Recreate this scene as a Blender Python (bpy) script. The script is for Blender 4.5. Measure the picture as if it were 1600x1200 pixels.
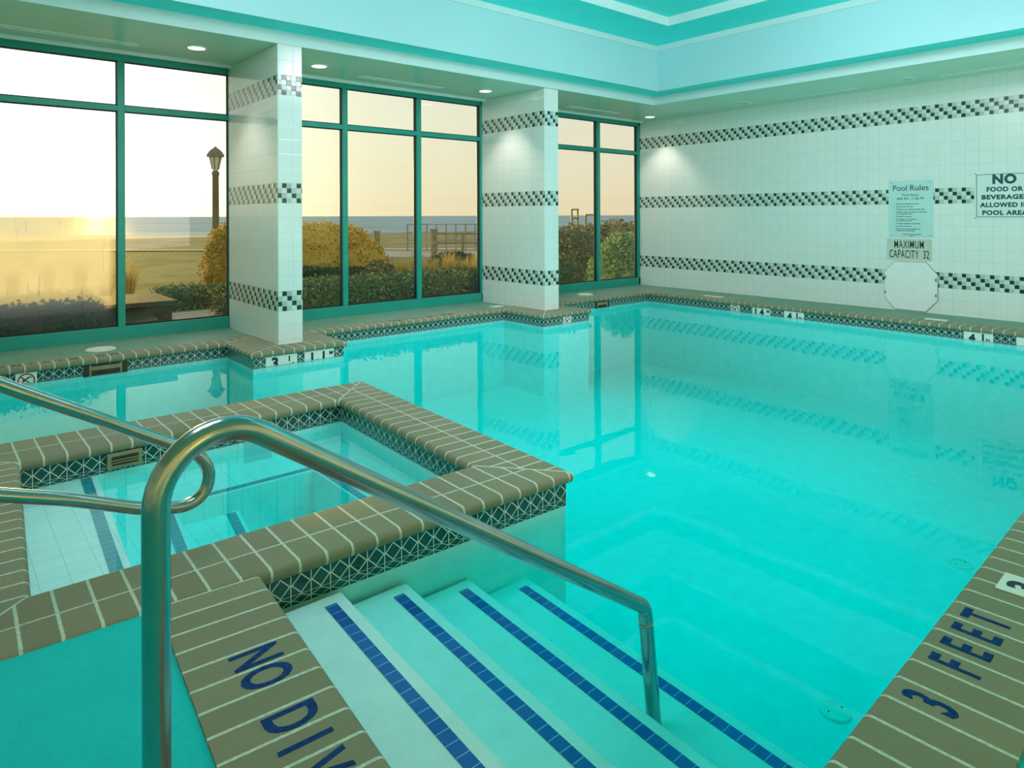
import bpy, bmesh, math, random
import numpy as np
from mathutils import Vector, Matrix
from mathutils.geometry import tessellate_polygon, intersect_line_line_2d

S = bpy.context.scene
COL = S.collection
for o in list(bpy.data.objects):
    bpy.data.objects.remove(o)

# ------------------------------------------------------------------ camera
F = 1060.0
YAW = math.atan(1240 / F)
cam = bpy.data.cameras.new('camera')
cam.sensor_fit = 'HORIZONTAL'
cam.sensor_width = 36.0
cam.lens = F / 1600 * 36
cam.shift_y = -(600 - 336.7) / 1600
cam.clip_end = 20000
cam.clip_start = 0.02
cam_ob = bpy.data.objects.new('camera', cam)
COL.objects.link(cam_ob)
fwd = Vector((math.cos(YAW), math.sin(YAW), 0))
rgt = Vector((math.sin(YAW), -math.cos(YAW), 0))
up = Vector((0, 0, 1))
ROLL = 0.0035
r2 = rgt * math.cos(ROLL) - up * math.sin(ROLL)
u2 = up * math.cos(ROLL) + rgt * math.sin(ROLL)
mm = Matrix((r2, u2, -fwd)).transposed().to_4x4()
mm.translation = (0, 0, 1.28)
cam_ob.matrix_world = mm
S.camera = cam_ob

# ------------------------------------------------------------------ colour management
S.view_settings.view_transform = 'Standard'
S.view_settings.look = 'None'
S.view_settings.gamma = 1
S.view_settings.use_curve_mapping = False
S.view_settings.exposure = 0.0
S.cycles.max_bounces = 10
S.cycles.diffuse_bounces = 5
S.cycles.glossy_bounces = 5
S.cycles.transparent_max_bounces = 24
S.cycles.caustics_reflective = False
S.cycles.caustics_refractive = False
S.cycles.sample_clamp_indirect = 6.0

# ------------------------------------------------------------------ node helpers
class NT:
    def __init__(self, tree):
        self.t = tree
        tree.nodes.clear()
    def n(self, kind, **kw):
        nd = self.t.nodes.new(kind)
        for k, v in kw.items():
            setattr(nd, k, v)
        return nd
    def put(self, sock, v):
        if v is None:
            return
        if hasattr(v, 'is_output'):
            self.t.links.new(v, sock)
        else:
            if isinstance(v, (tuple, list)) and len(v) == 3 and len(sock.default_value) == 4:
                v = (*v, 1)
            sock.default_value = v
    def m(self, op, a, b=None, c=None, clamp=False):
        nd = self.n('ShaderNodeMath', operation=op)
        nd.use_clamp = clamp
        for i, v in enumerate((a, b, c)):
            if v is not None:
                self.put(nd.inputs[i], v)
        return nd.outputs[0]
    def mix(self, fac, a, b, mode='MIX'):
        nd = self.n('ShaderNodeMix', data_type='RGBA', blend_type=mode)
        self.put(nd.inputs[0], fac)
        self.put(nd.inputs[6], a)
        self.put(nd.inputs[7], b)
        return nd.outputs[2]
    def uv(self):
        nd = self.n('ShaderNodeUVMap')
        sp = self.n('ShaderNodeSeparateXYZ')
        self.t.links.new(nd.outputs[0], sp.inputs[0])
        return nd.outputs[0], sp.outputs[0], sp.outputs[1]
    def pos(self):
        return self.n('ShaderNodeNewGeometry').outputs['Position']
    def noise(self, vec, scale, detail=3, rough=0.5):
        nd = self.n('ShaderNodeTexNoise')
        self.put(nd.inputs['Vector'], vec)
        nd.inputs['Scale'].default_value = scale
        nd.inputs['Detail'].default_value = detail
        nd.inputs['Roughness'].default_value = rough
        return nd.outputs['Fac']
    def white(self, *v):
        nd = self.n('ShaderNodeTexWhiteNoise', noise_dimensions='3D')
        cb = self.n('ShaderNodeCombineXYZ')
        for i, x in enumerate(v):
            self.put(cb.inputs[i], x)
        self.t.links.new(cb.outputs[0], nd.inputs['Vector'])
        return nd.outputs['Value']
    def ramp(self, fac, stops):
        nd = self.n('ShaderNodeValToRGB')
        el = nd.color_ramp.elements
        while len(el) < len(stops):
            el.new(0.5)
        for e, (p, c) in zip(el, stops):
            e.position = p
            e.color = (*c, 1)
        self.put(nd.inputs[0], fac)
        return nd.outputs[0]
    def bump(self, h, strength=0.3, dist=0.01):
        nd = self.n('ShaderNodeBump')
        nd.inputs['Strength'].default_value = strength
        nd.inputs['Distance'].default_value = dist
        self.put(nd.inputs['Height'], h)
        return nd.outputs[0]
    def bsdf(self, color, rough=0.5, metal=0.0, normal=None, spec=None, emit=None, estr=0.0):
        nd = self.n('ShaderNodeBsdfPrincipled')
        self.put(nd.inputs['Base Color'], color)
        self.put(nd.inputs['Roughness'], rough)
        self.put(nd.inputs['Metallic'], metal)
        if normal is not None:
            self.put(nd.inputs['Normal'], normal)
        if spec is not None:
            self.put(nd.inputs['Specular IOR Level'], spec)
        if emit is not None:
            self.put(nd.inputs['Emission Color'], emit)
            nd.inputs['Emission Strength'].default_value = estr
        return nd.outputs[0]
    def out(self, surf, vol=None):
        nd = self.n('ShaderNodeOutputMaterial')
        self.t.links.new(surf, nd.inputs['Surface'])
        if vol is not None:
            self.t.links.new(vol, nd.inputs['Volume'])

def new_mat(name):
    mt = bpy.data.materials.new(name)
    mt.use_nodes = True
    return mt, NT(mt.node_tree)

def plain(name, color, rough=0.5, metal=0.0, var=0.06, scale=8.0, bump=0.0, spec=None, emit=None, estr=0.0):
    mt, t = new_mat(name)
    nz = t.noise(t.pos(), scale, 4)
    lo = tuple(c * (1 - var) for c in color)
    hi = tuple(min(1, c * (1 + var)) for c in color)
    c = t.ramp(nz, [(0.3, lo), (0.7, hi)])
    nm = t.bump(t.noise(t.pos(), scale * 12, 2), bump, 0.004) if bump else None
    t.out(t.bsdf(c, rough, metal, nm, spec, emit, estr))
    return mt

# ------------------------------------------------------------------ world: evening sky, sun low over the sea
SUN = Vector((0.157, 0.987, 0.032)).normalized()
w = bpy.data.worlds.new('sky')
S.world = w
w.use_nodes = True
t = NT(w.node_tree)
tc = t.n('ShaderNodeTexCoord')
gen = tc.outputs['Generated']
sp = t.n('ShaderNodeSeparateXYZ')
t.put(sp.inputs[0], gen)
dt = t.n('ShaderNodeVectorMath', operation='DOT_PRODUCT')
t.put(dt.inputs[0], gen)
dt.inputs[1].default_value = SUN
d01 = t.m('MAXIMUM', dt.outputs['Value'], 0.0)
sky = t.ramp(sp.outputs[2], [(0.0, (0.87, 0.71, 0.47)), (0.07, (0.86, 0.78, 0.56)), (0.2, (0.84, 0.84, 0.72)), (0.45, (0.74, 0.82, 0.82)), (1.0, (0.5, 0.66, 0.8))])
g1 = t.m('POWER', d01, 45.0)
g2 = t.m('POWER', d01, 9.0)
c = t.mix(1.0, sky, t.mix(t.m('MULTIPLY', g2, 1.0), (0, 0, 0), (0.14, 0.16, 0.05)), 'ADD')
c = t.mix(1.0, c, t.mix(g1, (0, 0, 0), (1.1, 1.0, 0.75)), 'ADD')
bg = t.n('ShaderNodeBackground')
t.put(bg.inputs[0], c)
bg.inputs[1].default_value = 1.0
t.t.links.new(bg.outputs[0], t.n('ShaderNodeOutputWorld').inputs[0])

# ------------------------------------------------------------------ sun and unseen fill lights added for the room
def add_light(name, kind, loc, direction, energy, color, **kw):
    ld = bpy.data.lights.new(name, kind)
    ld.energy = energy
    ld.color = color
    for k, v in kw.items():
        setattr(ld, k, v)
    lo = bpy.data.objects.new(name, ld)
    lo.location = loc
    lo.rotation_euler = Vector(direction).to_track_quat('-Z', 'Y').to_euler()
    COL.objects.link(lo)
    return lo

add_light('sun', 'SUN', (0, 30, 6), -SUN, 3.3, (1.0, 0.64, 0.08), angle=math.radians(1.5))
TINT = (1.0, 0.92, 1.02)
add_light('tray_fill', 'AREA', (6.0, 1.45, 3.80), (0.6, 0.95, -0.7), 190, TINT, shape='RECTANGLE', size=3.8, size_y=0.9)  # area fills added under the tray, out of view, without fixtures
add_light('tray_fill', 'AREA', (2.3, 3.7, 3.80), (0.8, 0.5, -1.0), 78, TINT, shape='RECTANGLE', size=4.2, size_y=2.2)
add_light('tray_fill', 'AREA', (0.6, 2.4, 3.80), (0.35, -0.1, -1), 62, TINT, shape='RECTANGLE', size=1.4, size_y=2.4)
add_light('rear_fill', 'AREA', (5.2, -1.0, 1.75), (0.75, 1, 0.2), 130, TINT, shape='RECTANGLE', size=7.0, size_y=2.3)  # fill added behind the camera to brighten pillar fronts and far walls
for sp_x, sp_y, tg in ((4.6, 1.7, (6.6, 4.6, -1.0)), (6.8, 1.6, (7.4, 3.8, -1.0)), (3.0, 3.6, (5.0, 5.6, -1.0))):  # unseen spots added to lift the far part of the pool
    add_light('pool_fill_spot', 'SPOT', (sp_x, sp_y, 3.85), Vector(tg) - Vector((sp_x, sp_y, 3.85)), 270, TINT, spot_size=math.radians(62), spot_blend=1.0, shadow_soft_size=0.35)

# ------------------------------------------------------------------ materials
def m_wall_tile():
    mt, t = new_mat('white_wall_tile')
    uv, u, v = t.uv()
    # three checker bands, four rows of small tiles each
    mask = None
    top = None
    for b in (0.33, 1.412, 2.494):
        inb = t.m('MULTIPLY', t.m('GREATER_THAN', v, b), t.m('LESS_THAN', v, b + 0.2))
        mask = inb if mask is None else t.m('ADD', mask, inb)
        tp = t.m('MULTIPLY', inb, b + 0.2)
        top = tp if top is None else t.m('ADD', top, tp)
    ku = t.m('FLOOR', t.m('DIVIDE', u, 0.05))
    kr = t.m('FLOOR', t.m('DIVIDE', t.m('SUBTRACT', top, v), 0.05))
    kk = t.m('SUBTRACT', t.m('ADD', ku, 300.0), kr)
    ph = t.m('MODULO', kk, 3.0)
    isdark = t.m('LESS_THAN', ph, 0.5)
    isgrey = t.m('MULTIPLY', t.m('GREATER_THAN', ph, 0.5), t.m('LESS_THAN', ph, 1.5))
    rnd = t.white(ku, kr, 0.0)
    dark = t.ramp(rnd, [(0.0, (0.008, 0.05, 0.04)), (0.6, (0.012, 0.075, 0.055)), (0.85, (0.012, 0.045, 0.075)), (1.0, (0.02, 0.09, 0.05))])
    grey = t.ramp(rnd, [(0.0, (0.40, 0.52, 0.44)), (1.0, (0.52, 0.62, 0.54))])
    light = t.ramp(rnd, [(0.0, (0.62, 0.74, 0.66)), (1.0, (0.74, 0.82, 0.76))])
    bc = t.mix(isgrey, light, grey)
    bc = t.mix(isdark, bc, dark)
    fu = t.m('PINGPONG', u, 0.025)
    fv = t.m('PINGPONG', t.m('SUBTRACT', top, v), 0.025)
    gl = t.m('LESS_THAN', t.m('MINIMUM', fu, fv), 0.0016)
    bc = t.mix(gl, bc, (0.6, 0.68, 0.62))
    # field of 6 inch tiles
    st = t.m('MULTIPLY', t.m('GREATER_THAN', v, 0.33), 0.53 - 0.036)
    st = t.m('ADD', t.m('ADD', st, 0.036), t.m('MULTIPLY', t.m('GREATER_THAN', v, 1.5), 1.612 - 0.53))
    st = t.m('ADD', st, t.m('MULTIPLY', t.m('GREATER_THAN', v, 2.6), 2.694 - 1.612))
    vv = t.m('ADD', t.m('SUBTRACT', v, st), 1.47)
    fu2 = t.m('PINGPONG', u, 0.0735)
    fv2 = t.m('PINGPONG', vv, 0.0735)
    gd = t.m('MINIMUM', fu2, fv2)
    g2 = t.m('LESS_THAN', gd, 0.0014)
    rn2 = t.white(t.m('FLOOR', t.m('DIVIDE', u, 0.147)), t.m('FLOOR', t.m('DIVIDE', vv, 0.147)), st)
    fc = t.ramp(rn2, [(0.0, (0.80, 0.88, 0.83)), (1.0, (0.82, 0.90, 0.85))])
    fc = t.mix(g2, fc, (0.58, 0.68, 0.64))
    col = t.mix(mask, fc, bc)
    h = t.m('MULTIPLY', t.m('MINIMUM', t.mix(mask, gd, t.m('MINIMUM', fu, fv)), 0.004), 250.0)
    tl = t.n('ShaderNodeCombineXYZ')
    nm = t.bump(t.m('ADD', h, t.m('MULTIPLY', t.noise(t.pos(), 7.0, 1), 0.6)), 0.25, 0.0025)
    t.out(t.bsdf(col, 0.12, 0, nm, 0.5))
    return mt

def m_waterline():
    mt, t = new_mat('teal_diamond_tile')
    uv, u, v = t.uv()
    P = 0.0775
    x = t.m('ABSOLUTE', t.m('SUBTRACT', t.m('MODULO', t.m('ADD', t.m('DIVIDE', u, P), 200.0), 1.0), 0.5))
    y = t.m('ABSOLUTE', t.m('SUBTRACT', t.m('MODULO', t.m('ADD', t.m('DIVIDE', v, P), 200.0), 1.0), 0.5))
    s = t.m('ADD', x, y)
    line = t.m('LESS_THAN', t.m('ABSOLUTE', t.m('SUBTRACT', s, 0.45)), 0.04)
    vert = t.m('GREATER_THAN', x, 0.475)
    hor = t.m('GREATER_THAN', y, 0.485)
    ln = t.m('MAXIMUM', line, t.m('MAXIMUM', vert, hor))
    inside = t.m('LESS_THAN', s, 0.45)
    sp = t.noise(t.pos(), 260.0, 2)
    ca = t.ramp(sp, [(0.35, (0.004, 0.035, 0.045)), (0.65, (0.02, 0.13, 0.115))])
    cb = t.ramp(sp, [(0.35, (0.004, 0.055, 0.062)), (0.65, (0.01, 0.09, 0.11))])
    c = t.mix(inside, cb, ca)
    c = t.mix(ln, c, (0.72, 0.80, 0.64))
    t.out(t.bsdf(c, 0.15, 0, t.bump(t.m('SUBTRACT', 1.0, ln), 0.3, 0.002)))
    return mt

def m_coping():
    # UV: u metres along the edge, v metres across; joints every 105 mm, optional centre joint
    mt, t = new_mat('olive_coping_tile')
    uv, u, v = t.uv()
    P = 0.1
    f = t.m('PINGPONG', u, P / 2)
    wob = t.m('MULTIPLY', t.m('SUBTRACT', t.noise(t.pos(), 60.0, 2), 0.5), 0.003)
    g1 = t.m('LESS_THAN', t.m('ADD', f, wob), 0.0048)
    att = t.n('ShaderNodeAttribute', attribute_name='centre')
    dist = t.m('ABSOLUTE', t.m('SUBTRACT', v, att.outputs['Fac']))
    g2 = t.m('LESS_THAN', t.m('ADD', dist, wob), 0.004)
    mi = t.n('ShaderNodeAttribute', attribute_name='mitre')
    g3 = t.m('GREATER_THAN', mi.outputs['Fac'], 0.5)
    g = t.m('MAXIMUM', g1, t.m('MAXIMUM', g2, g3))
    tid = t.white(t.m('FLOOR', t.m('DIVIDE', u, P)), t.m('GREATER_THAN', v, att.outputs['Fac']), 0.0)
    n1 = t.noise(t.pos(), 5.0, 4)
    n2 = t.noise(t.pos(), 170.0, 3, 0.7)
    c1 = t.ramp(tid, [(0.0, (0.232, 0.222, 0.132)), (0.5, (0.256, 0.243, 0.146)), (1.0, (0.280, 0.262, 0.160))])
    c1 = t.mix(t.m('MULTIPLY', n1, 0.35), c1, (0.205, 0.215, 0.135))
    c1 = t.mix(t.m('MULTIPLY', t.m('LESS_THAN', n2, 0.38), 0.35), c1, (0.08, 0.09, 0.06))
    gc = t.ramp(t.noise(t.pos(), 90.0, 3), [(0.3, (0.46, 0.54, 0.42)), (0.7, (0.68, 0.74, 0.60))])
    c = t.mix(g, c1, gc)
    nm = t.bump(t.m('ADD', t.m('MULTIPLY', t.m('SUBTRACT', 1.0, g), 1.0), t.m('MULTIPLY', n2, 0.12)), 0.4, 0.003)
    t.out(t.bsdf(c, t.mix(g, (0.55,) * 3, (0.85,) * 3), 0, nm, 0.22))
    return mt

def m_plaster():
    mt, t = new_mat('white_pool_plaster')
    n = t.noise(t.pos(), 9.0, 5, 0.65)
    n2 = t.noise(t.pos(), 160.0, 2, 0.6)
    c = t.ramp(n, [(0.25, (0.70, 0.82, 0.80)), (0.75, (0.82, 0.90, 0.885))])
    c = t.mix(t.m('MULTIPLY', t.m('LESS_THAN', n2, 0.36), 0.25), c, (0.5, 0.66, 0.62))
    t.out(t.bsdf(c, 0.7, 0, t.bump(n2, 0.15, 0.002), 0.2))
    return mt

def m_spa_tile():
    mt, t = new_mat('white_spa_floor_tile')
    sp = t.n('ShaderNodeSeparateXYZ')
    t.put(sp.inputs[0], t.pos())
    x, y, z = sp.outputs
    f = t.m('MINIMUM', t.m('PINGPONG', x, 0.0525), t.m('PINGPONG', y, 0.0525))
    g = t.m('LESS_THAN', f, 0.0013)
    c = t.ramp(t.noise(t.pos(), 6.0, 3), [(0.3, (0.80, 0.90, 0.88)), (0.7, (0.88, 0.95, 0.93))])
    c = t.mix(g, c, (0.55, 0.68, 0.68))
    t.out(t.bsdf(c, 0.35, 0, None, 0.3))
    return mt

def m_stripe(name, a, b, P=0.0515):
    mt, t = new_mat(name)
    uv, u, v = t.uv()
    f = t.m('PINGPONG', u, P / 2)
    g = t.m('LESS_THAN', f, 0.0012)
    r = t.white(t.m('FLOOR', t.m('DIVIDE', u, P)), 0.0, 0.0)
    c = t.ramp(r, [(0.0, a), (1.0, b)])
    c = t.mix(g, c, (0.35, 0.62, 0.72))
    t.out(t.bsdf(c, 0.3))
    return mt

def m_deck(name, lo, hi, rough=0.75, bump=0.35, scale=150.0):
    mt, t = new_mat(name)
    n = t.noise(t.pos(), 2.2, 5, 0.6)
    n2 = t.noise(t.pos(), scale, 3, 0.7)
    c = t.ramp(n, [(0.3, lo), (0.7, hi)])
    c = t.mix(t.m('MULTIPLY', t.m('LESS_THAN', n2, 0.42), 0.25), c, tuple(x * 0.6 for x in lo))
    t.out(t.bsdf(c, rough, 0, t.bump(n2, bump, 0.004), 0.15))
    return mt

def schlick(t, f0, normal=None):
    geo = t.n('ShaderNodeNewGeometry')
    d = t.n('ShaderNodeVectorMath', operation='DOT_PRODUCT')
    t.put(d.inputs[0], geo.outputs['Incoming'])
    t.put(d.inputs[1], normal if normal is not None else geo.outputs['Normal'])
    c = t.m('ABSOLUTE', d.outputs['Value'])
    k = t.m('POWER', t.m('SUBTRACT', 1.0, c, clamp=True), 5.0)
    return t.m('ADD', t.m('MULTIPLY', k, 1 - f0), f0)

def m_water(name, dens, col):
    mt, t = new_mat(name)
    n1 = t.noise(t.pos(), 1.6, 2)
    n2 = t.noise(t.pos(), 9.0, 2)
    nm = t.bump(t.m('ADD', n1, t.m('MULTIPLY', n2, 0.10)), 0.035, 0.05)
    fr = t.m('MULTIPLY', schlick(t, 0.02), 0.45)
    tr = t.n('ShaderNodeBsdfTransparent')
    gl = t.n('ShaderNodeBsdfGlossy')
    gl.inputs['Roughness'].default_value = 0.0
    gl.inputs['Color'].default_value = (1, 1, 1, 1)
    t.put(gl.inputs['Normal'], nm)
    mx = t.n('ShaderNodeMixShader')
    t.put(mx.inputs[0], fr)
    t.t.links.new(tr.outputs[0], mx.inputs[1])
    t.t.links.new(gl.outputs[0], mx.inputs[2])
    va = t.n('ShaderNodeVolumeAbsorption')
    va.inputs['Color'].default_value = (*col, 1)
    va.inputs['Density'].default_value = dens
    t.out(mx.outputs[0], va.outputs[0])
    return mt

def m_glass(name='window_glass', tint=(0.95, 0.97, 0.95)):
    mt, t = new_mat(name)
    fr = schlick(t, 0.055)
    tr = t.n('ShaderNodeBsdfTransparent')
    tr.inputs[0].default_value = (*tint, 1)
    gl = t.n('ShaderNodeBsdfGlossy')
    gl.inputs['Roughness'].default_value = 0.0
    mx = t.n('ShaderNodeMixShader')
    t.put(mx.inputs[0], fr)
    t.t.links.new(tr.outputs[0], mx.inputs[1])
    t.t.links.new(gl.outputs[0], mx.inputs[2])
    t.out(mx.outputs[0])
    return mt

def m_condensation():
    # beads of condensation: lets part of the view through and scatters the low sun
    mt, t = new_mat('condensation_film')
    uv, u, v = t.uv()
    n = t.noise(t.pos(), 3.0, 4, 0.6)
    st = t.n('ShaderNodeMapping')
    t.put(st.inputs[0], t.pos())
    st.inputs['Scale'].default_value = (26, 26, 1.2)
    runs = t.noise(st.outputs[0], 1.0, 3, 0.6)
    amt = t.m('ADD', 0.60, t.m('MULTIPLY', t.m('SUBTRACT', n, 0.5), 0.25))
    amt = t.m('SUBTRACT', amt, t.m('MULTIPLY', t.m('GREATER_THAN', runs, 0.66), 0.18), clamp=True)
    edge = t.m('MULTIPLY', t.m('MULTIPLY', u, 14.0, clamp=True), t.m('MULTIPLY', v, 2.2, clamp=True), clamp=True)
    edge = t.m('MULTIPLY', edge, t.m('MULTIPLY', t.m('SUBTRACT', 1.22, t.m('ADD', v, t.m('MULTIPLY', n, 0.06))), 16.0, clamp=True))
    amt = t.m('MULTIPLY', amt, edge)
    tr = t.n('ShaderNodeBsdfTransparent')
    tl = t.n('ShaderNodeBsdfTranslucent')
    tl.inputs['Color'].default_value = (0.95, 0.95, 0.9, 1)
    mx = t.n('ShaderNodeMixShader')
    t.put(mx.inputs[0], amt)
    t.t.links.new(tr.outputs[0], mx.inputs[1])
    t.t.links.new(tl.outputs[0], mx.inputs[2])
    t.out(mx.outputs[0])
    return mt

def m_leaf(name, cols, trans=0.35):
    mt, t = new_mat(name)
    r = t.n('ShaderNodeNewGeometry').outputs['Random Per Island']
    k = len(cols) - 1
    c = t.ramp(r, [(i / k, q) for i, q in enumerate(cols)])
    a = t.bsdf(c, 0.6, 0, None, 0.2)
    tl = t.n('ShaderNodeBsdfTranslucent')
    t.put(tl.inputs['Color'], c)
    mx = t.n('ShaderNodeMixShader')
    mx.inputs[0].default_value = trans
    t.t.links.new(a, mx.inputs[1])
    t.t.links.new(tl.outputs[0], mx.inputs[2])
    t.out(mx.outputs[0])
    return mt

def m_sea():
    mt, t = new_mat('evening_sea')
    mp = t.n('ShaderNodeMapping')
    t.put(mp.inputs[0], t.pos())
    mp.inputs['Rotation'].default_value = (0, 0, 0)
    mp.inputs['Scale'].default_value = (0.02, 0.05, 0.05)
    n = t.noise(mp.outputs[0], 1.0, 6, 0.7)
    c = t.ramp(n, [(0.35, (0.07, 0.19, 0.21)), (0.55, (0.15, 0.27, 0.28)), (0.68, (0.5, 0.5, 0.44))])
    nm = t.bump(n, 0.6, 4.0)
    t.out(t.bsdf(c, 0.45, 0, nm, 0.3))
    return mt

def m_ground():
    mt, t = new_mat('sandy_garden_ground')
    n = t.noise(t.pos(), 0.5, 5, 0.6)
    n2 = t.noise(t.pos(), 14.0, 4, 0.7)
    c = t.ramp(n, [(0.35, (0.20, 0.17, 0.05)), (0.5, (0.34, 0.27, 0.09)), (0.7, (0.42, 0.33, 0.13))])
    c = t.mix(t.m('MULTIPLY', n2, 0.4), c, (0.10, 0.11, 0.05))
    t.out(t.bsdf(c, 0.9, 0, t.bump(n2, 0.5, 0.03), 0.1))
    return mt

M = {}
M['tile'] = m_wall_tile()
M['waterline'] = m_waterline()
M['coping'] = m_coping()
M['plaster'] = m_plaster()
M['spa'] = m_spa_tile()
M['stripe'] = m_stripe('cobalt_step_tile', (0.008, 0.075, 0.36), (0.014, 0.12, 0.46))
M['spastripe'] = m_stripe('blue_spa_step_tile', (0.012, 0.26, 0.36), (0.015, 0.32, 0.42))
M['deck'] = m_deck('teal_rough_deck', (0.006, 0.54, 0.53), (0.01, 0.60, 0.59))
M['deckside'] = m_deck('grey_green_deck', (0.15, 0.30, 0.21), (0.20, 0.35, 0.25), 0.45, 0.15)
M['soffit'] = plain('soffit_paint', (0.56, 0.82, 0.66), 0.28, 0, 0.04, 1.5)
M['fascia'] = plain('fascia_paint', (0.62, 0.82, 0.80), 0.5, 0, 0.02, 1.5)
M['face'] = plain('tray_paint', (0.44, 0.76, 0.78), 0.5, 0, 0.03, 0.7)
M['under'] = plain('tray_underside_bounce', (0.008, 0.85, 0.83), 0.5, 0, 0.03, 0.7)  # cyan bounce from the pool put into the colour of the down-facing sides
M['steel'] = plain('stainless_steel', (0.43, 0.44, 0.45), 0.2, 1.0, 0.06, 14, 0.02)
M['frame'] = plain('green_window_frame', (0.012, 0.34, 0.27), 0.4, 0, 0.08, 3)
M['gasket'] = plain('black_gasket', (0.012, 0.012, 0.012), 0.6)
M['glass'] = m_glass()
M['fog'] = m_condensation()
M['pool_water'] = m_water('pool_water', 3.4, (0.0, 0.982, 0.978))
M['white'] = plain('white_enamel', (0.88, 0.93, 0.91), 0.35, 0, 0.02)
M['marker'] = plain('white_marker_tile', (0.80, 0.84, 0.78), 0.25, 0, 0.03, 30)
M['black'] = plain('black_lettering', (0.012, 0.02, 0.02), 0.5)
M['ink'] = plain('green_black_lettering', (0.006, 0.06, 0.05), 0.5)
M['teal_ink'] = plain('dark_teal_lettering', (0.004, 0.085, 0.085), 0.5)
M['blue_ink'] = plain('engraved_blue_lettering', (0.003, 0.04, 0.17), 0.6, 0, 0.4, 60, 0, 0.1)
M['red'] = plain('red_prohibition_ring', (0.42, 0.03, 0.03), 0.45)
M['sign_blue'] = plain('pale_aqua_sign', (0.54, 0.80, 0.76), 0.4, 0, 0.03, 3)
M['sign_cream'] = plain('cream_sign', (0.60, 0.67, 0.56), 0.45, 0, 0.06, 10)
M['sign_white'] = plain('white_sign', (0.70, 0.85, 0.80), 0.4, 0, 0.02)
M['brown'] = plain('brown_skimmer_throat', (0.05, 0.035, 0.015), 0.7, 0, 0.3, 20)
M['brass'] = plain('tan_skimmer_frame', (0.30, 0.27, 0.15), 0.45, 0, 0.1, 20)
M['lid'] = plain('white_lid', (0.72, 0.78, 0.66), 0.5, 0, 0.05, 20)
M['glow'] = plain('lamp_glow', (1, 0.9, 0.8), 0.5, 0, 0, 1, 0, None, (1.0, 0.86, 0.72), 4.0)
M['dimlens'] = plain('dim_lamp_lens', (0.45, 0.50, 0.45), 0.3)
M['wood'] = plain('weathered_wood', (0.32, 0.25, 0.13), 0.8, 0, 0.3, 6, 0.3)
M['darkwood'] = plain('dark_planter_timber', (0.085, 0.055, 0.025), 0.8, 0, 0.3, 8, 0.3)
M['paver'] = plain('pale_paving', (0.34, 0.29, 0.20), 0.8, 0, 0.15, 4, 0.2)
M['post'] = plain('bronze_lamp_post', (0.16, 0.13, 0.06), 0.5, 0, 0.1)
M['globe'] = plain('lamp_glass', (0.75, 0.72, 0.55), 0.3)
M['sea'] = m_sea()
M['ground'] = m_ground()
M['sand'] = plain('beach_sand', (0.42, 0.36, 0.25), 0.9, 0, 0.12, 0.15)
M['boards'] = plain('boardwalk_boards', (0.36, 0.31, 0.22), 0.85, 0, 0.2, 1.5)
M['gold'] = m_leaf('golden_hedge_leaf', [(0.238, 0.170, 0.020), (0.510, 0.340, 0.034), (0.714, 0.476, 0.051), (0.800, 0.578, 0.085)])
M['olive'] = m_leaf('olive_bush_leaf', [(0.085, 0.102, 0.034), (0.204, 0.204, 0.068), (0.340, 0.306, 0.119), (0.680, 0.510, 0.238)])
M['dkgreen'] = m_leaf('dark_hedge_leaf', [(0.031, 0.051, 0.020), (0.068, 0.102, 0.034), (0.136, 0.153, 0.051)])
M['green'] = m_leaf('green_hedge_leaf', [(0.085, 0.11, 0.045), (0.16, 0.19, 0.07), (0.26, 0.28, 0.10), (0.46, 0.44, 0.16)])
M['grassy'] = m_leaf('tan_grass_blade', [(0.442, 0.306, 0.068), (0.714, 0.510, 0.136), (0.800, 0.578, 0.136), (0.578, 0.578, 0.204)], 0.45)
M['flower'] = m_leaf('yellow_tipped_leaf', [(0.102, 0.204, 0.085), (0.238, 0.374, 0.153), (0.476, 0.578, 0.238), (0.800, 0.800, 0.204)])

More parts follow.
